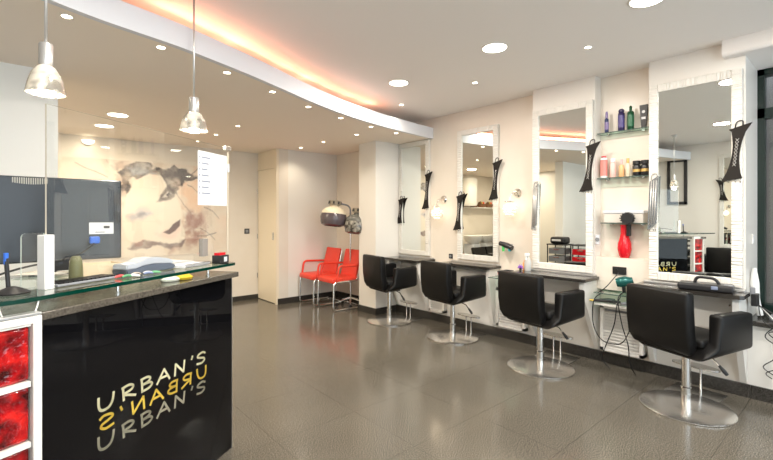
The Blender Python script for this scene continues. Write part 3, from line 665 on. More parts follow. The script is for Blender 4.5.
bm = newbm(); add_tube(bm, [(-.09, .09, .03), (-.09, .0, .01), (-.09, -.07, -.02)], [.025, .032, .03], 14); obj('barrel', bm, M['dark'], t)
bm = newbm(); add_tube(bm, [(-.09, .045, .0), (-.095, .04, -.06)], [.018, .015], 10); obj('nozzle_ring', bm, col('bright_green', (.08, .5, .12)), t)
bm = newbm(); add_tube(bm, [(-.09, -.035, -.005), (-.095, -.04, -.055)], [.02, .016], 10); obj('handle', bm, col('teal_plastic', (.03, .35, .4)), t)
bm = newbm(); add_box(bm, -.07, -.001, -.02, .02, -.02, .02); obj('wall_holder', bm, M['grey'], t)
t = thing('tint_bowl', 'red bowl with black brush on green glass shelf left of third chair', 'bowl', (4.05, 2.68, .70))
obj('bowl', add_lathe(newbm(), [(0, .001), (.035, .001), (.05, .03), (.055, .055), (.05, .055), (.044, .03), (0, .01)], 22), col('coral_plastic', (.75, .12, .12)), t)
bm = newbm(); add_tube(bm, [(-.02, .05, .06), (.0, -.05, .075), (.01, -.13, .08)], [.012, .02, .012], 10); obj('brush', bm, M['dark'], t)
# cables and adapters by the window
t = thing('power_strip', 'black power adapters plugged at the shelf end by shop window', 'power adapter', (4.14, .60, .80))
add_box(bm := newbm(), -.02, .06, -.05, -.01, -.09, .0, bev=.006); obj('adapter', bm, M['dark'], t)
add_box(bm := newbm(), -.03, .0, -.035, -.005, .0, .05, bev=.006); obj('plug', bm, M['grey'], t)
t = thing('router_box', 'flat dark box lying on the window sill', 'box', (4.33, .36, .60)); add_box(bm := newbm(), -.10, .10, -.14, .14, .001, .035, bev=.006); obj('case', bm, M['grey'], t)
t = thing('tape_dispenser', 'white curved plastic gadget hanging by the window pillar', 'gadget', (4.30, .56, .62)); bm = newbm(); add_tube(bm, [(0, 0, .0), (-.02, .02, .12), (-.03, .03, .25), (-.02, .03, .36)], [.02, .022, .03, .012], 12); obj('shell', bm, M['white_cable'], t)
for k in range(5):
    x0 = 4.135; pts = [(4.15 + .01 * k, .555, .72)]
    for j in range(6): pts.append((4.13 + random.uniform(-.03, .03) , .46 + random.uniform(-.09, .07), .60 - .085 * j + random.uniform(-.03, .03)))
    cable(pts, .0035, M['cable'] if k != 2 else M['white_cable'], 'tangled %s cable hanging below the window sill' % ('black' if k != 2 else 'white'), group='tangled cables below sill' if k != 2 else None)
# ------------------------------------------------------------------ red waiting chairs
def red_chair():
    t = thing('waiting_chair', '', 'chair')   # faces local -X
    for s in (-1, 1):
        y = s * .225
        p = arc([(.14, y, .42), (-.02, y, .42), (-.235, y, .41), (-.245, y, .012), (.28, y, .012)], .06, 6)
        obj('side_frame', add_tube(newbm(), p, .0145, 10), M['chrome'], t)
        p = arc([(.14, y, .42), (.18, y, .44), (.27, y, .84)], .05); obj('back_tube', add_tube(newbm(), p, .0115, 10), M['chrome'], t)
        p = arc([(.22, s * .245, .64), (-.16, s * .245, .655), (-.19, s * .245, .45)], .06); a_ = obj('armrest', add_tube(newbm(), p, .016, 10), M['red'], t)
    obj('cross_bar', add_tube(newbm(), [(.28, -.225, .012), (.28, .225, .012)], .0115, 10), M['chrome'], t)
    add_box(bm := newbm(), -.26, .19, -.215, .215, .40, .478, bev=.022, seg=3)
    for fc in bm.faces: fc.smooth = True
    obj('seat', bm, M['red'], t)
    bm = newbm(); add_box(bm, -.022, .022, -.205, .205, 0, .42, bev=.018, seg=3, mtx=Matrix.Translation((.16, 0, .455)) @ Matrix.Rotation(.24, 4, 'Y'))
    for fc in bm.faces: fc.smooth = True
    obj('backrest', bm, M['red'], t); return t
rc = red_chair(); rc.location = (3.66, 5.79, 0); rc['label'] = 'red cushioned waiting chair with chrome frame, left one near the corner'; rc.rotation_euler.z = math.radians(-3)
dup(rc, (3.69, 5.30, 0), math.radians(-3), 'red cushioned waiting chair with chrome frame, right one half behind pillar')
# hood dryers
def hood(x, y, z, dark, label, lean=.1):
    t = thing('hood_dryer', label, 'hood dryer', (x, y, 0))
    bm = newbm(); add_lathe(bm, [(.13, -.19), (.175, -.17), (.19, -.13), (.20, -.06), (.185, 0), (.175, .0), (.18, -.06), (.165, -.13), (.12, -.17)], 32, mtx=Matrix.Translation((0, 0, z)) @ Matrix.Rotation(lean, 4, 'Y')); obj('hood', bm, M['smoke'] if not dark else M['smoke_clear'], t)
    bm = newbm(); add_lathe(bm, [(.19, -.005), (.18, .03), (.14, .075), (.075, .10), (.06, .13), (0, .13)], 32, mtx=Matrix.Translation((0, 0, z)) @ Matrix.Rotation(lean, 4, 'Y')); obj('dome', bm, M['cream_pl'] if not dark else M['grey_dome'], t)
    bm = newbm(); add_lathe(bm, [(0, .125), (.085, .125), (.09, .14), (.10, .19), (.07, .2), (0, .2)], 24, mtx=Matrix.Translation((0, 0, z)) @ Matrix.Rotation(lean, 4, 'Y'))
    mo = obj('motor_housing', bm, col('taupe_plastic', (.30, .26, .2)), t)
    bm = newbm()
    for k in range(8): a = 2 * PI * k / 8; add_box(bm, .085, .10, -.012, .012, .142, .18, mtx=Matrix.Translation((0, 0, z)) @ Matrix.Rotation(lean, 4, 'Y') @ Matrix.Rotation(a, 4, 'Z'))
    obj('vent', bm, M['dark'], mo)
    px_, py_ = .27, -.05
    obj('arm', add_tube(newbm(), arc([(.08, 0, z + .16), (px_, py_, z + .12), (px_, py_, z - .1)], .08), .014, 8), M['grey'], t)
    obj('pole', add_tube(newbm(), [(px_, py_, z - .1), (px_, py_, .12)], .013, 10), M['chrome'], t)
    for k in range(5):
        a = 2 * PI * k / 5 + .3; c, s = math.cos(a), math.sin(a)
        lg = obj('leg', add_tube(newbm(), [(px_, py_, .12), (px_ + .12 * c, py_ + .12 * s, .085), (px_ + .22 * c, py_ + .22 * s, .06)], [.016, .014, .01], 8), M['chrome'], t)
        bm = newbm(); add_lathe(bm, [(0, -.012), (.025, -.012), (.027, 0), (.025, .012), (0, .012)], 14, mtx=Matrix.Translation((px_ + .22 * c, py_ + .22 * s, .028)) @ Matrix.Rotation(PI / 2, 4, 'X')); obj('castor', bm, M['dark'], lg)
    return t
M['smoke_clear'] = mat('dark_mottled_plastic', (.14, .13, .11), .12, spec=.8); n = noise(M['smoke_clear'], 18); ramp(M['smoke_clear'], n.outputs[0], [(.4, (.05, .045, .04)), (.62, (.35, .33, .28))])
M['grey_dome'] = mat('grey_dome', (.12, .12, .11), .25)
hd = dep(334, 6.4, 0)
hood(hd.x, hd.y, 1.415, False, 'hood hair dryer with smoky bowl and cream dome over red chairs', .12)
hd = Vector((3.85, 5.05, 0))
hood(hd.x, hd.y, 1.30, True, 'darker hood hair dryer half hidden by the white pillar', .12)
# ------------------------------------------------------------------ reception counter
OX, OY = .07, 1.928
ang = math.atan2(.543, .840)
ct = thing('reception_counter', 'glossy black reception counter with stone shelf and raised green glass top', 'counter', (OX, OY, 0), ang)
add_box(bm := newbm(), .004, 1.074, 0, .012, 0, 1.016); fp = obj('front_panel', bm, M['gloss_black'], ct)
add_box(bm := newbm(), .004, 1.072, .012, .55, 0.0, 1.016); obj('counter_body', bm, M['dark'], ct)
add_box(bm := newbm(), 1.072, 1.077, 0, .55, 0, 1.016); obj('end_trim', bm, M['alu'], ct)
add_box(bm := newbm(), -.30, 1.092, -.035, .56, 1.018, 1.047, bev=.004); obj('stone_shelf', bm, M['stone'], ct)
bm = newbm(); add_prism(bm, [(-.075, -.032), (1.06, -.032), (1.085, -.01), (1.085, .62), (-.60, .62), (-.60, .10)], lambda a, b_, d: (a, b_, d), 1.089, 1.104, mi=0, side_mi=1); obj('glass_top', bm, [M['green_glass'], M['green_edge']], ct)
for s, v_ in ((.33, .03), (.90, .03), (-.2, .3), (.33, .5), (.90, .5)):
    add_lathe(bm := newbm(), [(0, 1.047), (.012, 1.047), (.012, 1.052), (.007, 1.054), (.007, 1.086), (.012, 1.088), (.012, 1.089), (0, 1.089)], 14, mtx=Matrix.Translation((s, v_, 0))); obj('standoff', bm, M['chrome'], ct)
# lettering
GL = {'U': [[(0, 1), (.02, .35), (.15, .05), (.4, .0), (.62, .15), (.75, .5), (.8, 1)]],
      'R': [[(0.1, 0), (.05, 1)], [(.0, .95), (.4, 1.02), (.65, .85), (.55, .6), (.1, .45), (.4, .25), (.8, 0)]],
      'B': [[(0.08, 0), (.05, 1)], [(.0, .97), (.4, 1.0), (.6, .82), (.45, .6), (.1, .52)], [(.1, .52), (.55, .5), (.72, .28), (.5, .05), (.05, 0)]],
      'A': [[(-.05, 0), (.45, 1.02), (.85, 0)], [(.12, .38), (.7, .36)]],
      'N': [[(.02, 0), (.08, 1), (.7, .02), (.78, 1)]],
      "'": [[(.2, 1.05), (.12, .78)]],
      'S': [[(.72, .85), (.5, 1.0), (.15, .92), (.05, .72), (.3, .55), (.6, .42), (.65, .2), (.4, .02), (0, .1)]]}
ADV = {'U': 1.12, 'R': 1.0, 'B': .98, 'A': 1.08, 'N': 1.1, "'": .52, 'S': .75}
def text_row(s0, s1, zb, h, m_, flip, lb_):
    tot = sum(ADV[c] for c in "URBAN'S") - .05; x = 0; sc = (s1 - s0) / tot
    for c in "URBAN'S":
        bm = newbm()
        for st in GL[c]:
            pts = []
            for i in range(len(st) - 1):
                a, b_, cc, d = st[max(i - 1, 0)], st[i], st[i + 1], st[min(i + 2, len(st) - 1)]
                sharp = c in 'NA'
                for k in range(1 if sharp else 4):
                    q = k / 4; pts.append(tuple(.5 * ((2 * b_[j]) + (cc[j] - a[j]) * q + (2 * a[j] - 5 * b_[j] + 4 * cc[j] - d[j]) * q * q + (3 * b_[j] - a[j] - 3 * cc[j] + d[j]) * q ** 3) for j in (0, 1)))
            pts.append(st[-1])
            P2 = [(x + p[0] * .88, p[1]) for p in pts]
            if flip: W_ = [(s1 - q[0] * sc, zb + q[1] * h) for q in P2]
            else: W_ = [(s0 + q[0] * sc, zb + q[1] * h) for q in P2]
            wd = .0052
            for a, b_ in zip(W_, W_[1:]):
                d = Vector((b_[0] - a[0], b_[1] - a[1])); 
                if d.length < 1e-6: continue
                d.normalize(); n_ = Vector((-d.y, d.x)) * wd; e = d * wd * .5
                q = [(a[0] - e.x + n_.x, a[1] - e.y + n_.y), (b_[0] + e.x + n_.x, b_[1] + e.y + n_.y), (b_[0] + e.x - n_.x, b_[1] + e.y - n_.y), (a[0] - e.x - n_.x, a[1] - e.y - n_.y)]
                add_prism(bm, q, lambda u_, w_, dd: (u_, dd, w_), -.0012, -.0002)
        x += ADV[c]
        o_ = obj('letter', bm, m_, fp); o_['label'] = lb_
M['letter_cream'] = mat('pale_gold_vinyl', (.75, .72, .48), .35, .2); M['letter_gold'] = mat('gold_vinyl', (.85, .62, .10), .3, .35); M['letter_grey'] = mat('silver_vinyl', (.38, .36, .27), .35, .3)
for zb, mm, fl_, lb in ((.590, 'letter_cream', False, 'pale cream letter of the upper row'), (.510, 'letter_gold', True, 'gold letter of the mirrored middle row'), (.432, 'letter_grey', False, 'dim silver letter of the lower row')):
    text_row(.215, .845, zb, .056, M[mm], fl_, lb)
# glass block panel
ang2 = math.radians(22.1)
gb = thing('glass_block_panel', 'white framed panel of red glass blocks at left end of counter', 'glass block panel', (.065, 1.858, 0.010), ang2)
bm = newbm(); NB = 1
w = .19; g_ = .018
Wd = NB * w + (NB - 1) * g_ + .05
add_box(bm, -.026, 0, -.01, .05, -.009, 1.035, bev=.003)
add_box(bm, -Wd, 0, -.008, .05, 1.010, 1.035, bev=.003)
for k in range(6): add_box(bm, -Wd, -.03, -.004, .05, k * (w + .0115) - .004, k * (w + .0115) + g_ - .004) if k else None
for c in range(1, NB + 1): add_box(bm, -.032 - c * w - c * g_, -.032 - c * w - (c - 1) * g_, -.004, .05, -.009, 1.02)
obj('white_frame', bm, M['white'], gb)
bkp = None
for r_ in range(5):
    for c in range(NB):
        x1 = -.026 - c * (w + g_); z0 = r_ * (w + .0115) + g_ - .006
        bm = newbm(); add_box(bm, x1 - w + .003, x1 - .003, .006, .045, z0 + .003, min(z0 + w - .006, 1.012), bev=.01); obj('glass_block', bm, M['red_block'], gb)
# metal strip and hanging white cord
add_box(bm := newbm(), -.17, .0, -.008, .03, 1.036, 1.046, bev=.002); obj('metal_strip', bm, M['alu'], gb)
cable([dep(-2, 1.33, 1.10), dep(3, 1.37, 1.045), dep(8, 1.38, 1.025), dep(18, 1.40, 1.012), dep(28, 1.42, 1.02), dep(36, 1.45, 1.06), dep(39.5, 1.47, 1.10)], .0022, M['white_cable'], 'white cord hanging in a loop over the red glass block panel', 'cord')
# things on the counter glass (local coordinates s, v above)
def cw(s, v_, z=1.104): u_ = Vector((math.cos(ang), math.sin(ang))); n_ = Vector((-u_.y, u_.x)); return (OX + u_.x * s + n_.x * v_, OY + u_.y * s + n_.y * v_, z)
# tall glass screen
gs = thing('glass_screen', 'tall clear glass screen standing along the counter top', 'glass screen', cw(.08, .094), math.atan2(2.6566 - 2.0502, 1.0033 - .0866))
LS = math.hypot(1.0033 - .0866, 2.6566 - 2.0502)
add_box(bm := newbm(), 0, LS, -.004, .004, .002, .70)
bm.normal_update()
for fc in bm.faces: fc.material_index = 0 if abs(fc.normal.y) > .5 else 1
obj('glass_pane', bm, [M['screen_glass'], M['edge_pale']] if 'edge_pale' in M else [M['screen_glass'], col('pale_glass_edge', (.72, .66, .56), .2)], gs)
add_box(bm := newbm(), -.018, .018, -.02, .02, 0, .205, bev=.003); obj('clamp_post', bm, whp, gs)
add_box(bm := newbm(), LS - .035, LS + .02, -.012, .012, .685, .712, bev=.003); obj('top_clip', bm, M['brushed'], gs)
add_box(bm := newbm(), LS - .012, LS + .004, -.010, .010, .55, .60, bev=.002); obj('side_clip', bm, M['lightgrey'], gs)
add_box(bm := newbm(), LS * .795 - .022, LS * .795 + .022, -.014, .014, .045, .145, bev=.002); obj('grey_clamp', bm, col('taupe_metal', (.26, .24, .22), .4), gs)
# price list on glass: found from the photo on the plane of the glass
def on_screen(px, py):
    r_ = ray(px, py); p0 = Vector(cw(.08, .094)); a = math.atan2(2.6566 - 2.0502, 1.0033 - .0866); u_ = Vector((math.cos(a), math.sin(a)))
    det = r_.x * (-u_.y) + r_.y * u_.x; tt = (p0.x * (-u_.y) + p0.y * u_.x) / det
    p = r_ * tt; s = (Vector((p.x, p.y)) - Vector((p0.x, p0.y))).dot(u_); return s, EYE + r_.z * tt - 1.104
sA, zA = on_screen(197, 150); sB, zB = on_screen(226, 206)
t = thing('price_list', 'white price list sheet taped on the glass screen', 'sheet', gs.location, gs.matrix_basis.to_euler().z)
t['category'] = 'paper sheet'
add_box(bm := newbm(), sA, sB, -.0062, -.0048, zB, zA); sh = obj('sheet', bm, M['whitepaper'], t)
for k in range(7):
    z = zA - .035 - k * (zA - zB - .07) / 7
    add_box(bm := newbm(), sA + .010, sA + .018, -.0068, -.0063, z - .006, z + .004); obj('printed_bullet', bm, col('grey_ink', (.22, .25, .33)), sh)
    add_box(bm := newbm(), sA + .030, sA + .030 + random.choice((.05, .06, .075)), -.0068, -.0063, z - .004, z + .003); obj('printed_line', bm, M['grey_ink'], sh)
# acrylic pane left
t = thing('acrylic_stand', 'small clear acrylic sheet with rounded corner beside white clamp post', 'stand', dep(21, 1.62, 1.104), 0)
u1 = dep(44, 1.64, 0) - dep(21, 1.62, 0); t.matrix_basis = Matrix.Translation(dep(21, 1.62, 1.104)) @ Matrix.Rotation(math.atan2(u1.y, u1.x), 4, 'Z')
Wp = u1.length
bm = add_prism(newbm(), [(0, .002), (Wp, .002), (Wp, .21), (.014, .21), (.004, .205), (0, .195)], lambda a, b_, d: (a, d, b_), -.003, .003, side_mi=1); obj('sheet', bm, [M['glass'], M['shelf_edge2'] if 'shelf_edge2' in M else col('acrylic_edge', (.62, .72, .68), .2)], t)
# display seen from the back
Ym = 2.52
mL, mR = ony(-22, 176, Ym).x, ony(121.5, 181, Ym).x; zT, zB2 = ony(85, 179, Ym).z, ony(100, 259, Ym).z
t = thing('computer_display', 'large grey display seen from behind, white label and blue plug on it', 'monitor', ((mL + mR) / 2, Ym, 1.104)); hw = (mR - mL) / 2
add_box(bm := newbm(), -hw, hw, 0, .035, zB2 - 1.104, zT - 1.104, bev=.006); bk = obj('display_back', bm, M['slate'], t)
bm = newbm()
for z0, z1 in ((.12 + .21, .12 + .27), (.12 + .12, .12 + .18)):
    add_box(bm, hw - .034, hw - .010, -.003, 0, z0, z1)
obj('vent_slots', bm, M['dark'], bk)
bm = newbm()
zt = zT - 1.104
for k in range(16): 
    xx = ony(12 + 2.3 * k, 175, Ym).x - (mL + mR) / 2; add_box(bm, xx, xx + .0045, -.003, 0, zt - .03 - .006 * math.sin(k / 15 * 3), zt - .006)
obj('vent_grille', bm, col('grille_taupe', (.32, .31, .27), .4), bk)
lx0, lx1 = ony(89, 222, Ym).x - t.location.x, ony(113.5, 222, Ym).x - t.location.x; lz0, lz1 = ony(100, 234, Ym).z - 1.104, ony(100, 222.5, Ym).z - 1.104
add_box(bm := newbm(), lx0, lx1, -.0015, -.0002, lz0, lz1); lbl = obj('white_label', bm, M['whitepaper'], bk)
bm = newbm(); add_box(bm, lx0 + .06, lx0 + .085, -.0022, -.0016, lz0 + .028, lz0 + .04); add_box(bm, lx0 + .025, lx0 + .065, -.0022, -.0016, lz0 + .008, lz0 + .011); obj('print', bm, M['dark'], lbl)
p1 = ony(94, 240, Ym); bm = newbm(); add_box(bm, -.021, .021, -.035, .0, -.016, .018, bev=.006, mtx=Matrix.Translation((p1.x - t.location.x, 0, p1.z - 1.104))); pg = obj('blue_plug', bm, col('blue_plastic', (.03, .14, .62)), t)
# panel seams
bm = newbm()
for py in (204, 232): zz = ony(80, py, Ym).z - 1.104; add_box(bm, ony(48, py, Ym).x - t.location.x, ony(88, py, Ym).x - t.location.x, -.001, 0, zz, zz + .0025)
zz0, zz1 = zB2 - 1.1, zT - 1.11; xs = ony(88, 200, Ym).x - t.location.x; add_box(bm, xs, xs + .002, -.001, 0, zz0 + .01, zz1)
obj('seam', bm, M['dark'], bk)
bm = newbm(); add_box(bm, -.03 + .02, .05, .01, .03, .005, zB2 - 1.10); add_box(bm, -.10, .12, -.03, .12, 0.001, .008, bev=.002); obj('stand', bm, M['dark'], t)
a0 = ony(93, 243, Ym); cable([(a0.x, Ym - .03, a0.z), ony(86, 250, Ym - .08), ony(72, 257, Ym - .12), ony(50, 262, Ym - .16), ony(22, 268, Ym - .26), ony(-5, 276, Ym - .34)], .004, M['cable'], 'black cable drooping from the blue plug across the display')
# card terminal
t = thing('card_terminal', 'grey card payment terminal lying on counter glass', 'card terminal', cw(.585, .135), ang)
fnp = lambda a, b_, d: (a, d, b_ * 1.3)
obj('lower_housing', add_prism(newbm(), [(-.15, .002), (.13, .002), (.145, .015), (.12, .024), (.0, .032), (-.06, .03), (-.10, .022), (-.155, .022)], fnp, -.045, .045, bev=.004), col('slate_blue', (.09, .11, .15), .4), t)
obj('upper_housing', add_prism(newbm(), [(-.155, .022), (-.10, .022), (-.06, .03), (0, .032), (.12, .024), (.14, .03), (.10, .045), (.02, .056), (-.04, .056), (-.09, .042), (-.15, .040)], fnp, -.043, .043, bev=.004), col('terminal_grey', (.42, .45, .50), .3), t)
# paperwork
def sheets(label, s, v_, a, w_, d_, h, mt, name='paper_stack', cat='papers', k=5, group=None):
    t = thing(name, label, cat, cw(s, v_), ang + a)
    bm = newbm()
    for i in range(k):
        o_ = random.uniform(-.012, .012); add_box(bm, -w_ / 2 + o_, w_ / 2 + o_, -d_ / 2 - o_, d_ / 2 - o_, .001 + h * i / k, h * (i + .8) / k, mtx=Matrix.Rotation(random.uniform(-.06, .06), 4, 'Z'))
    obj('sheets', bm, mt, t); return t
sheets('cream papers in a loose stack under the card terminal', .56, .40, .2, .30, .21, .018, M['paper'])
sheets('white papers piled near the right end of the counter glass', .88, .30, -.1, .22, .19, .016, M['whitepaper'], k=6)
sheets('cream sheets spread behind the display edge', .42, .52, .5, .25, .18, .012, M['paper'])
t = thing('spiral_notebook', 'spiral-bound appointment book on the counter glass, right of terminal', 'notebook', cw(.83, .10), ang + .02)
add_box(bm := newbm(), -.10, .10, -.06, .06, .002, .016); obj('pages', bm, M['whitepaper'], t)
bm = newbm()
for k in range(22): x = -.095 + k * .009; add_tube(bm, [(x, -.06 + .007 * math.cos(b_), .012 + .009 * math.sin(b_)) for b_ in [2 * PI * q / 8 for q in range(8)]], .0012, 5, closed=True)
obj('spiral', bm, M['dark'], t)
t = thing('card_box', 'open kraft cardboard box behind beside dark green bottle', 'box', onz(97, 275, 1.104), ang - .3)
bm = newbm(); h = .055
for a in ((-.085, .085, -.05, -.046), (-.085, .085, .046, .05), (-.085, -.081, -.05, .05), (.081, .085, -.05, .05)): add_box(bm, *a, .001, h)
add_box(bm, -.085, .085, -.05, .05, .001, .004); obj('box_body', bm, col('light_kraft', (.75, .6, .42), .7), t)
bottle('dark_bottle', onz(76, 279, 1.104), [(0, .001), (.027, .001), (.026, .05), (.022, .085), (.015, .10), (0, .10)], col('olive_plastic', (.16, .16, .08)), None, 'small olive green bottle beside the cardboard box')
t = thing('business_card_box', 'black card holder with red cards at right end of counter', 'card holder', cw(1.015, .035), ang)
add_box(bm := newbm(), -.04, .04, -.028, .028, .001, .048, bev=.002); obj('holder', bm, M['dark'], t)
add_box(bm := newbm(), -.03, .03, -.012, .02, .048, .062); obj('cards', bm, M['red_gloss'], t)
add_box(bm := newbm(), -.006, .022, -.0295, -.028, .010, .038); obj('picture', bm, M['lightgrey'], t)
add_tube(bm := newbm(), [(0, 0, 0), (.11, 0, .0), (.13, 0, 0)], .004, 6)
bm.free()
kb = thing('keyboard', 'black computer keyboard lying along the front edge of counter glass', 'keyboard', cw(.25, .12), ang)
add_box(bm := newbm(), -.14, .12, -.045, .045, .002, .012, bev=.003); obj('key_tray', bm, M['grey'], kb)
bm = newbm()
for i in range(13):
    for j in range(4): add_box(bm, -.13 + i * .019, -.115 + i * .019, -.04 + j * .02, -.024 + j * .02, .012, .018)
obj('keys', bm, M['dark'], kb)
colr = [(.7, .08, .08), (.1, .3, .15), (.85, .85, .8), (.05, .05, .05), (.6, .5, .4), (.8, .3, .3), (.2, .25, .4), (.9, .9, .9), (.15, .4, .2)]
lbn = ['red', 'green', 'white', 'black', 'tan', 'coral', 'blue-grey', 'ivory', 'leaf green']
for k, c in enumerate(colr):
    s, v_ = .38 + .02 * k + random.uniform(-.008, .008), .03 + random.uniform(0, .10)
    t = tag(obj('hair_clip', add_tube(newbm(), arc([(-.022, 0, .007), (0, .004, .012), (.022, 0, .007)], .01), [.004] + [.006] * 6 + [.004], 7), col('clip_%s' % lbn[k].replace(' ', '_'), c)), '%s hair clip in the clutter left of the card terminal' % lbn[k], 'hair clip', 'hair clips on the counter')
    t.location = cw(s, v_); t.rotation_euler.z = random.uniform(0, 3)
# pen on round base
pb = dep(12, 1.50, 1.104)
t = thing('counter_pen', 'black and blue pen upright in dark round base with coiled cord', 'pen', pb)
add_lathe(bm := newbm(), [(0, .001), (.05, .001), (.052, .006), (.03, .018), (.012, .026), (0, .028)], 28); obj('round_base', bm, M['dark'], t)
q = dep(6, 1.50, 0) - dep(12, 1.50, 0)
add_tube(bm := newbm(), [(q.x * .6, q.y * .6, .02), (q.x, q.y, .13)], .007, 10); obj('pen_barrel', bm, M['dark'], t)
add_tube(bm := newbm(), [(q.x, q.y, .105), (q.x * 1.02, q.y * 1.02, .145)], .0075, 10); obj('pen_cap', bm, M['letterblue'] if 'letterblue' in M else col('blue_plastic', (0, 0, 0)), t)
# things between stone shelf and glass
t = thing('yellow_sponge', 'yellow cloth lump lying on stone shelf under the glass top', 'cloth', cw(.74, .05, 1.047)); add_lathe(bm := newbm(), [(0, .001), (.035, .002), (.042, .014), (.025, .028), (0, .032)], 14, mtx=Matrix.Scale(1.1, 4, (1, 0, 0))); obj('cloth', bm, col('yellow', (.8, .52, .04)), t)
t = thing('white_tissue', 'white tissue lump beside the yellow cloth on stone shelf', 'tissue', cw(.67, .07, 1.047)); add_lathe(bm := newbm(), [(0, .001), (.03, .002), (.034, .012), (.018, .024), (0, .027)], 12, mtx=Matrix.Scale(1.5, 4, (1, .3, 0))); obj('tissue', bm, M['paper'], t)
# ------------------------------------------------------------------ mural
mu = thing('portrait_mural', 'large painted portrait mural of a face in cream, grey and dusky pink', 'mural', (1.4, YN, .84))
def mw(px, py, d=0.0): p = ony(px, py, 6.775); return Vector((p.x, YN - .006 - d, p.z))
M['mural_bg'] = mat('mural_cream', (.82, .72, .60), .45)
n = noise(M['mural_bg'], 1.6, 6); ramp(M['mural_bg'], n.outputs[0], [(.35, (.66, .50, .40)), (.45, (.82, .70, .58)), (.6, (.86, .78, .67)), (.75, (.80, .62, .47))])
import numpy as np
x0, x1, z0m, z1m = .25, 2.53, .80, 2.145
NX, NZ = 300, 180
gx, gz = np.meshgrid(np.linspace(x0, x1, NX), np.linspace(z0m, z1m, NZ))
rs = np.random.RandomState(5)
def fbm(scale, seed, octv=4):
    r_ = np.random.RandomState(seed); out = np.zeros_like(gx); amp = 1
    for o_ in range(octv):
        n_ = int(8 * scale * 2 ** o_) + 2; g_ = r_.rand(n_, n_)
        fx = (gx - x0) / (x1 - x0) * (n_ - 1.001); fz = (gz - z0m) / (x1 - x0) * (n_ - 1.001)
        ix, iz = fx.astype(int), fz.astype(int); tx, tz = fx - ix, fz - iz; tx = tx * tx * (3 - 2 * tx); tz = tz * tz * (3 - 2 * tz)
        out += amp * ((g_[iz, ix] * (1 - tx) + g_[iz, ix + 1] * tx) * (1 - tz) + (g_[iz + 1, ix] * (1 - tx) + g_[iz + 1, ix + 1] * tx) * tz - .5); amp *= .5
    return out
WX, WZ = fbm(2, 1), fbm(2, 2)
img = np.zeros(gx.shape + (3,)); img[:] = (.70, .61, .52)
def blend(c, a):
    for q in range(3): img[..., q] = img[..., q] * (1 - a) + c[q] * a
blend((.76, .70, .62), np.clip(.5 + 1.6 * fbm(1, 3), 0, 1) * .8); blend((.74, .52, .40), np.clip(-.1 + 1.6 * fbm(1, 9), 0, 1) * .55)
def shape(pts, c, soft=.02, warp=.05, alpha=1, mott=0, seed=11):
    P_ = [mw(*p) for p in pts]; P_ = [(p.x, p.z) for p in P_]; X = gx + WX * warp; Z = gz + WZ * warp
    inside = np.zeros(gx.shape, bool); dist = np.full(gx.shape, 9.)
    for k in range(len(P_)):
        (ax, az), (bx_, bz) = P_[k - 1], P_[k]
        den = (bz - az) or 1e-9
        cross = ((az > Z) != (bz > Z)) & (X < (bx_ - ax) * (Z - az) / den + ax); inside ^= cross
        dx, dz = bx_ - ax, bz - az; t_ = np.clip(((X - ax) * dx + (Z - az) * dz) / (dx * dx + dz * dz + 1e-9), 0, 1)
        dist = np.minimum(dist, np.hypot(X - ax - t_ * dx, Z - az - t_ * dz))
    sd = np.where(inside, dist, -dist); a = np.clip(sd / soft * .5 + .5, 0, 1) * alpha
    if mott: a = a * np.clip(1 - mott * .5 + mott * 2.2 * fbm(3, seed), 0, 1)
    blend(c, a)
GR, FC, RO, PE, DK, BG = (.09, .08, .085), (.78, .71, .62), (.38, .22, .19), (.74, .48, .33), (.10, .09, .10), (.50, .52, .56)
shape([(106, 158), (128, 158), (128, 200), (112, 206)], RO, .08, .10, .45, .8, 21)
shape([(176, 182), (196, 168), (214, 176), (212, 200), (200, 212), (184, 204)], PE, .07, .10, .75, .5, 22)
shape([(178, 206), (206, 210), (208, 232), (196, 246), (172, 252), (178, 238)], RO, .06, .12, .85, .7, 23)
shape([(186, 214), (200, 215), (203, 222), (194, 232), (186, 228)], (.34, .19, .17), .02, .08, .8, .4, 24)
shape([(120, 172), (126, 165), (146, 165), (163, 170), (184, 167), (200, 176), (192, 183), (182, 184), (178, 196), (168, 190), (158, 178), (136, 181), (128, 196), (120, 192)], GR, .014, .13, .95, .35, 25)
shape([(112, 166), (122, 163), (124, 178), (114, 176)], GR, .03, .12, .6, .8, 26)
shape([(128, 168), (150, 167), (154, 173), (134, 178)], BG, .03, .08, .75, .5, 27)
shape([(160, 171), (176, 170), (184, 176), (172, 184)], (.15, .13, .13), .03, .10, .7, .5, 28)
shape([(126, 194), (136, 181), (150, 173), (160, 177), (170, 190), (178, 201), (184, 211), (181, 221), (185, 231), (183, 240), (176, 246), (160, 247), (140, 245), (128, 240), (122, 226)], FC, .012, .03, 1)
shape([(124, 212), (138, 206), (158, 204), (162, 210), (150, 220), (128, 222)], (.80, .58, .52), .05, .08, .65, .4, 29)
shape([(128, 216), (136, 211), (150, 209), (153, 213), (146, 218), (132, 221)], (.46, .47, .52), .03, .06, .8, .5, 30)
shape([(136, 214), (144, 212.5), (146, 215), (139, 217)], (.22, .22, .26), .015, .04, .7)
shape([(158, 201), (161, 195), (168, 186), (175, 190), (173, 197), (165, 201)], (.14, .12, .12), .014, .05, .95, .2, 31)
shape([(163, 197), (168, 191), (171, 193), (167, 197)], (.7, .65, .6), .01, .02, .9)
shape([(166, 195), (169, 191.5), (170.5, 194), (168, 196.5)], DK, .008, .01, .9)
shape([(156, 219), (163, 222), (160, 226), (156, 223)], (.78, .58, .50), .03, .04, .5)
shape([(158, 234), (168, 230), (180, 224), (181, 231), (172, 238), (163, 238)], (.78, .55, .50), .03, .05, .6)
shape([(163, 233), (169, 229), (173, 224), (180, 219), (180, 226), (175, 231), (169, 234)], (.14, .09, .09), .010, .02, 1)
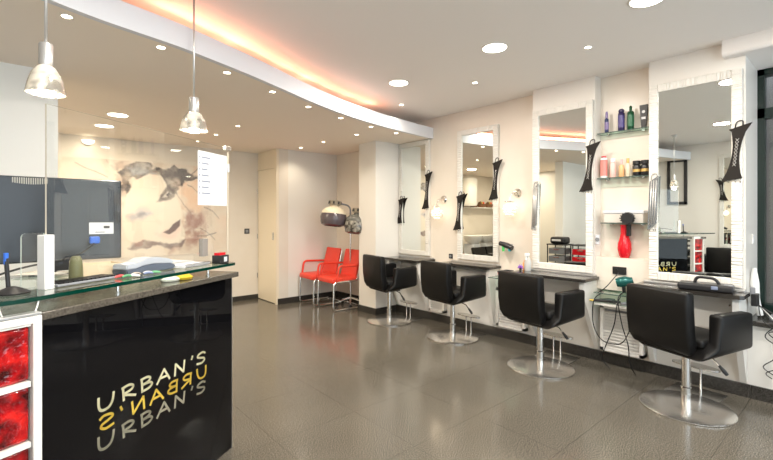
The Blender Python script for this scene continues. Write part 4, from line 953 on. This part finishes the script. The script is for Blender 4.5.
shape([(130, 249), (134, 243), (141, 240), (150, 241.5), (160, 243.5), (175, 244), (184, 239), (181, 247), (172, 249), (156, 247), (144, 250)], (.22, .17, .17), .014, .06, .95, .2, 33)
shape([(184, 238), (198, 232), (200, 244), (186, 250)], RO, .05, .12, .6, .7, 34)
for a in ([(74, 162), (84, 167), (95, 172), (107, 177)], [(106, 158), (108, 163)], [(187, 185), (192, 187), (198, 193)], [(172, 188), (183, 204), (190, 212), (192, 219)], [(188, 176), (195, 172), (199, 168)], [(204, 207), (212, 211), (219, 218)], [(201, 228), (208, 233), (215, 240)], [(196, 236), (206, 236), (216, 233)]):
    for (xa, ya), (xb, yb) in zip(a, a[1:]):
        shape([(xa, ya - .45), (xb, yb - .45), (xb + .3, yb + .45), (xa + .3, ya + .45)], (.16, .14, .14), .008, .02, .85)
me = bpy.data.meshes.new('painted_canvas')
vv = [(x0 + (x1 - x0) * i / (NX - 1), YN - .008, z0m + (z1m - z0m) * j / (NZ - 1)) for j in range(NZ) for i in range(NX)]
ff = [(j * NX + i, j * NX + i + 1, (j + 1) * NX + i + 1, (j + 1) * NX + i) for j in range(NZ - 1) for i in range(NX - 1)]
nb = len(vv); vv += [(x0, YN - .001, z0m), (x1, YN - .001, z0m), (x1, YN - .001, z1m), (x0, YN - .001, z1m)]
c0, c1, c2, c3 = 0, NX - 1, NX * NZ - 1, NX * (NZ - 1)
ff += [(nb, nb + 1, c1, c0), (nb + 1, nb + 2, c2, c1), (nb + 2, nb + 3, c3, c2), (nb + 3, nb, c0, c3), (nb + 3, nb + 2, nb + 1, nb)]
me.from_pydata(vv, [], ff); ca = me.color_attributes.new('paint', 'FLOAT_COLOR', 'POINT')
rgba = np.ones((len(vv), 4), dtype=np.float32); rgba[:nb, :3] = img.reshape(-1, 3); rgba[nb:, :3] = (.8, .75, .68)
ca.data.foreach_set('color', rgba.ravel())
mp_ = mat('mural_paint', (1, 1, 1), .45); N, L, b = nodes(mp_); at_ = N.new('ShaderNodeVertexColor'); at_.layer_name = 'paint'; L.new(at_.outputs[0], b.inputs['Base Color']); me.materials.append(mp_)
mo_ = bpy.data.objects.new('painted_canvas', me); C.objects.link(mo_); mo_.parent = mu; mo_.location = (-1.4, -YN, -.84)
# ------------------------------------------------------------------ things seen in the mirrors: wash area, trolleys, poster
t = thing('wash_shelf', 'white wall shelf above wash basins at the back, seen in mirror', 'shelf', (-.65, YN, 1.60)); add_box(bm := newbm(), -.62, .62, -.25, -.001, -.02, 0); obj('board', bm, M['white'], t)
bk_ = col('wicker_brown', (.22, .11, .06), .6)
for k, x in enumerate((-.95, -.62, -.30)):
    t = thing('basket', 'brown basket of towels on the wash area shelf, %s' % ('first', 'second', 'third')[k], 'basket', (x, 6.64, 1.60)); obj('bowl', add_lathe(newbm(), [(0, .001), (.08, .001), (.12, .09), (.115, .09), (.075, .01), (0, .01)], 20), bk_, t)
    for j in range(3): obj('towel', add_lathe(newbm(), [(0, -.05), (.035, -.04), (.04, 0), (.035, .04), (0, .05)], 10, mtx=Matrix.Translation((.04 * (j - 1), .01 * j, .11)) @ Matrix.Rotation(PI / 2 - .3 * j, 4, 'X')), [M['red'], col('ochre_towel', (.5, .38, .1), .8), col('brown_towel', (.2, .12, .08), .8)][j], t)
t = thing('water_heater', 'white cylindrical water heater on the back wall, seen in mirror', 'water heater', (-.02, 6.55, 1.62)); obj('tank', add_lathe(newbm(), [(0, 0), (.16, .01), (.18, .04), (.18, .66), (.15, .7), (0, .71)], 28), M['white'], t)
add_box(bm := newbm(), -.05, .05, .12, .229, .2, .5); obj('bracket', bm, M['white'], t)
for k, x in enumerate((-.95, -.42, .08)):
    t = thing('wash_basin_chair', 'hair washing unit with white basin and dark seat, %s along back wall' % ('first', 'second', 'third')[k], 'wash unit', (x, 6.15, 0))
    obj('basin', add_lathe(newbm(), [(0, .70), (.10, .70), (.20, .78), (.24, .90), (.22, .90), (.18, .80), (.08, .73), (0, .73)], 28, mtx=Matrix.Translation((0, .22, 0))), M['white'], t)
    add_box(bm := newbm(), -.14, .14, .1, .4, 0, .70, bev=.02); obj('pedestal', bm, M['lightgrey'], t)
    add_box(bm := newbm(), -.24, .24, -.5, .05, .30, .44, bev=.03); obj('seat', bm, M['leather'], t)
    bm = newbm(); add_box(bm, -.24, .24, -.04, .04, 0, .24, bev=.03, mtx=Matrix.Translation((0, .02, .40)) @ Matrix.Rotation(-.3, 4, 'X')); obj('backrest', bm, M['leather'], t)
    add_box(bm := newbm(), -.2, .2, -.45, .0, 0, .30, bev=.01); obj('seat_base', bm, M['dark'], t)
def trolley(x, y, rz, mt, label, H=.86, n=5):
    t = thing('tool_trolley', label, 'trolley', (x, y, 0), rz)
    bm = newbm()
    for sx in (-1, 1):
        for sy in (-1, 1): add_tube(bm, [(sx * .15, sy * .17, .05), (sx * .15, sy * .17, H)], .011, 8)
    add_box(bm, -.165, .165, -.185, .185, H - .02, H, bev=.004); obj('frame', bm, M['dark'], t)
    for k in range(n):
        z = .10 + k * (H - .14) / n
        bm = newbm(); add_box(bm, -.14, .14, -.155, .155, z, z + .105, bev=.008); dr = obj('drawer', bm, mt, t)
        bm = newbm(); add_box(bm, .14, .155, -.05, .05, z + .075, z + .09); obj('drawer_handle', bm, M['brushed'], dr)
    for sx in (-1, 1):
        for sy in (-1, 1): bm = newbm(); add_lathe(bm, [(0, -.012), (.025, -.012), (.025, .012), (0, .012)], 14, mtx=Matrix.Translation((sx * .15, sy * .17, .026)) @ Matrix.Rotation(PI / 2, 4, 'X')); obj('castor', bm, M['grey'], t)
    return t
trolley(-.92, 2.14, 0, M['dark'], 'black drawer trolley by the opposite wall, seen in nearest mirror')
trolley(.42, 3.42, 0, M['red_gloss'], 'red drawer trolley seen in the mirror beside the niche')
trolley(.47, 3.84, 0, M['grey'], 'grey drawer trolley beside the red one, seen in mirror')
t = thing('dryer_on_trolley', 'black hair dryer lying on the opposite trolley', 'hair dryer', (-.92, 2.14, .86)); add_tube(bm := newbm(), arc([(0, -.1, .03), (0, 0, .09), (0, .1, .03)], .06), .018, 10); obj('body', bm, M['dark'], t); t.name = 'hair_dryer'
t = thing('bag', 'black and white bag lying on the grey trolley, seen in mirror', 'bag', (.47, 3.84, .86)); add_box(bm := newbm(), -.13, .13, -.14, .14, .001, .13, bev=.04, seg=3); obj('bag_body', bm, M['dark'], t); add_box(bm := newbm(), .10, .134, -.08, .10, .05, .09, bev=.01); obj('white_patch', bm, M['whitepaper'], t)
t = thing('framed_poster', 'tall black-framed pale picture on opposite wall, seen in mirror', 'picture', (XW, 2.42, 1.60))
bm = newbm(); add_box(bm, .001, .04, -.16, .16, 0, .05); add_box(bm, .001, .04, -.16, .16, .80, .85); add_box(bm, .001, .04, -.16, -.11, 0, .85); add_box(bm, .001, .04, .11, .16, 0, .85); obj('picture_frame', bm, M['dark'], t)
add_box(bm := newbm(), .001, .02, -.11, .11, .05, .8); obj('print', bm, col('pale_print', (.62, .60, .56), .4), t)
# ------------------------------------------------------------------ light
w = bpy.data.worlds.new('World'); S.world = w; w.use_nodes = True
bg = w.node_tree.nodes['Background']; bg.inputs[0].default_value = (.80, .90, 1.0, 1); bg.inputs[1].default_value = 2.8
# ------------------------------------------------------------------ camera
cam = bpy.data.cameras.new('camera'); co = bpy.data.objects.new('camera', cam); C.objects.link(co); S.camera = co
cam.sensor_width = 36; cam.lens = FPX / 773 * 36; cam.shift_y = -(230 - CY) / 773; cam.clip_start = .05
co.location = (0, 0, EYE); co.rotation_euler = (PI / 2, 0, -YAW)
S.view_settings.view_transform = 'Standard'; S.view_settings.look = 'None'; S.view_settings.gamma = 1; S.view_settings.use_curve_mapping = False
S.view_settings.exposure = 0.34
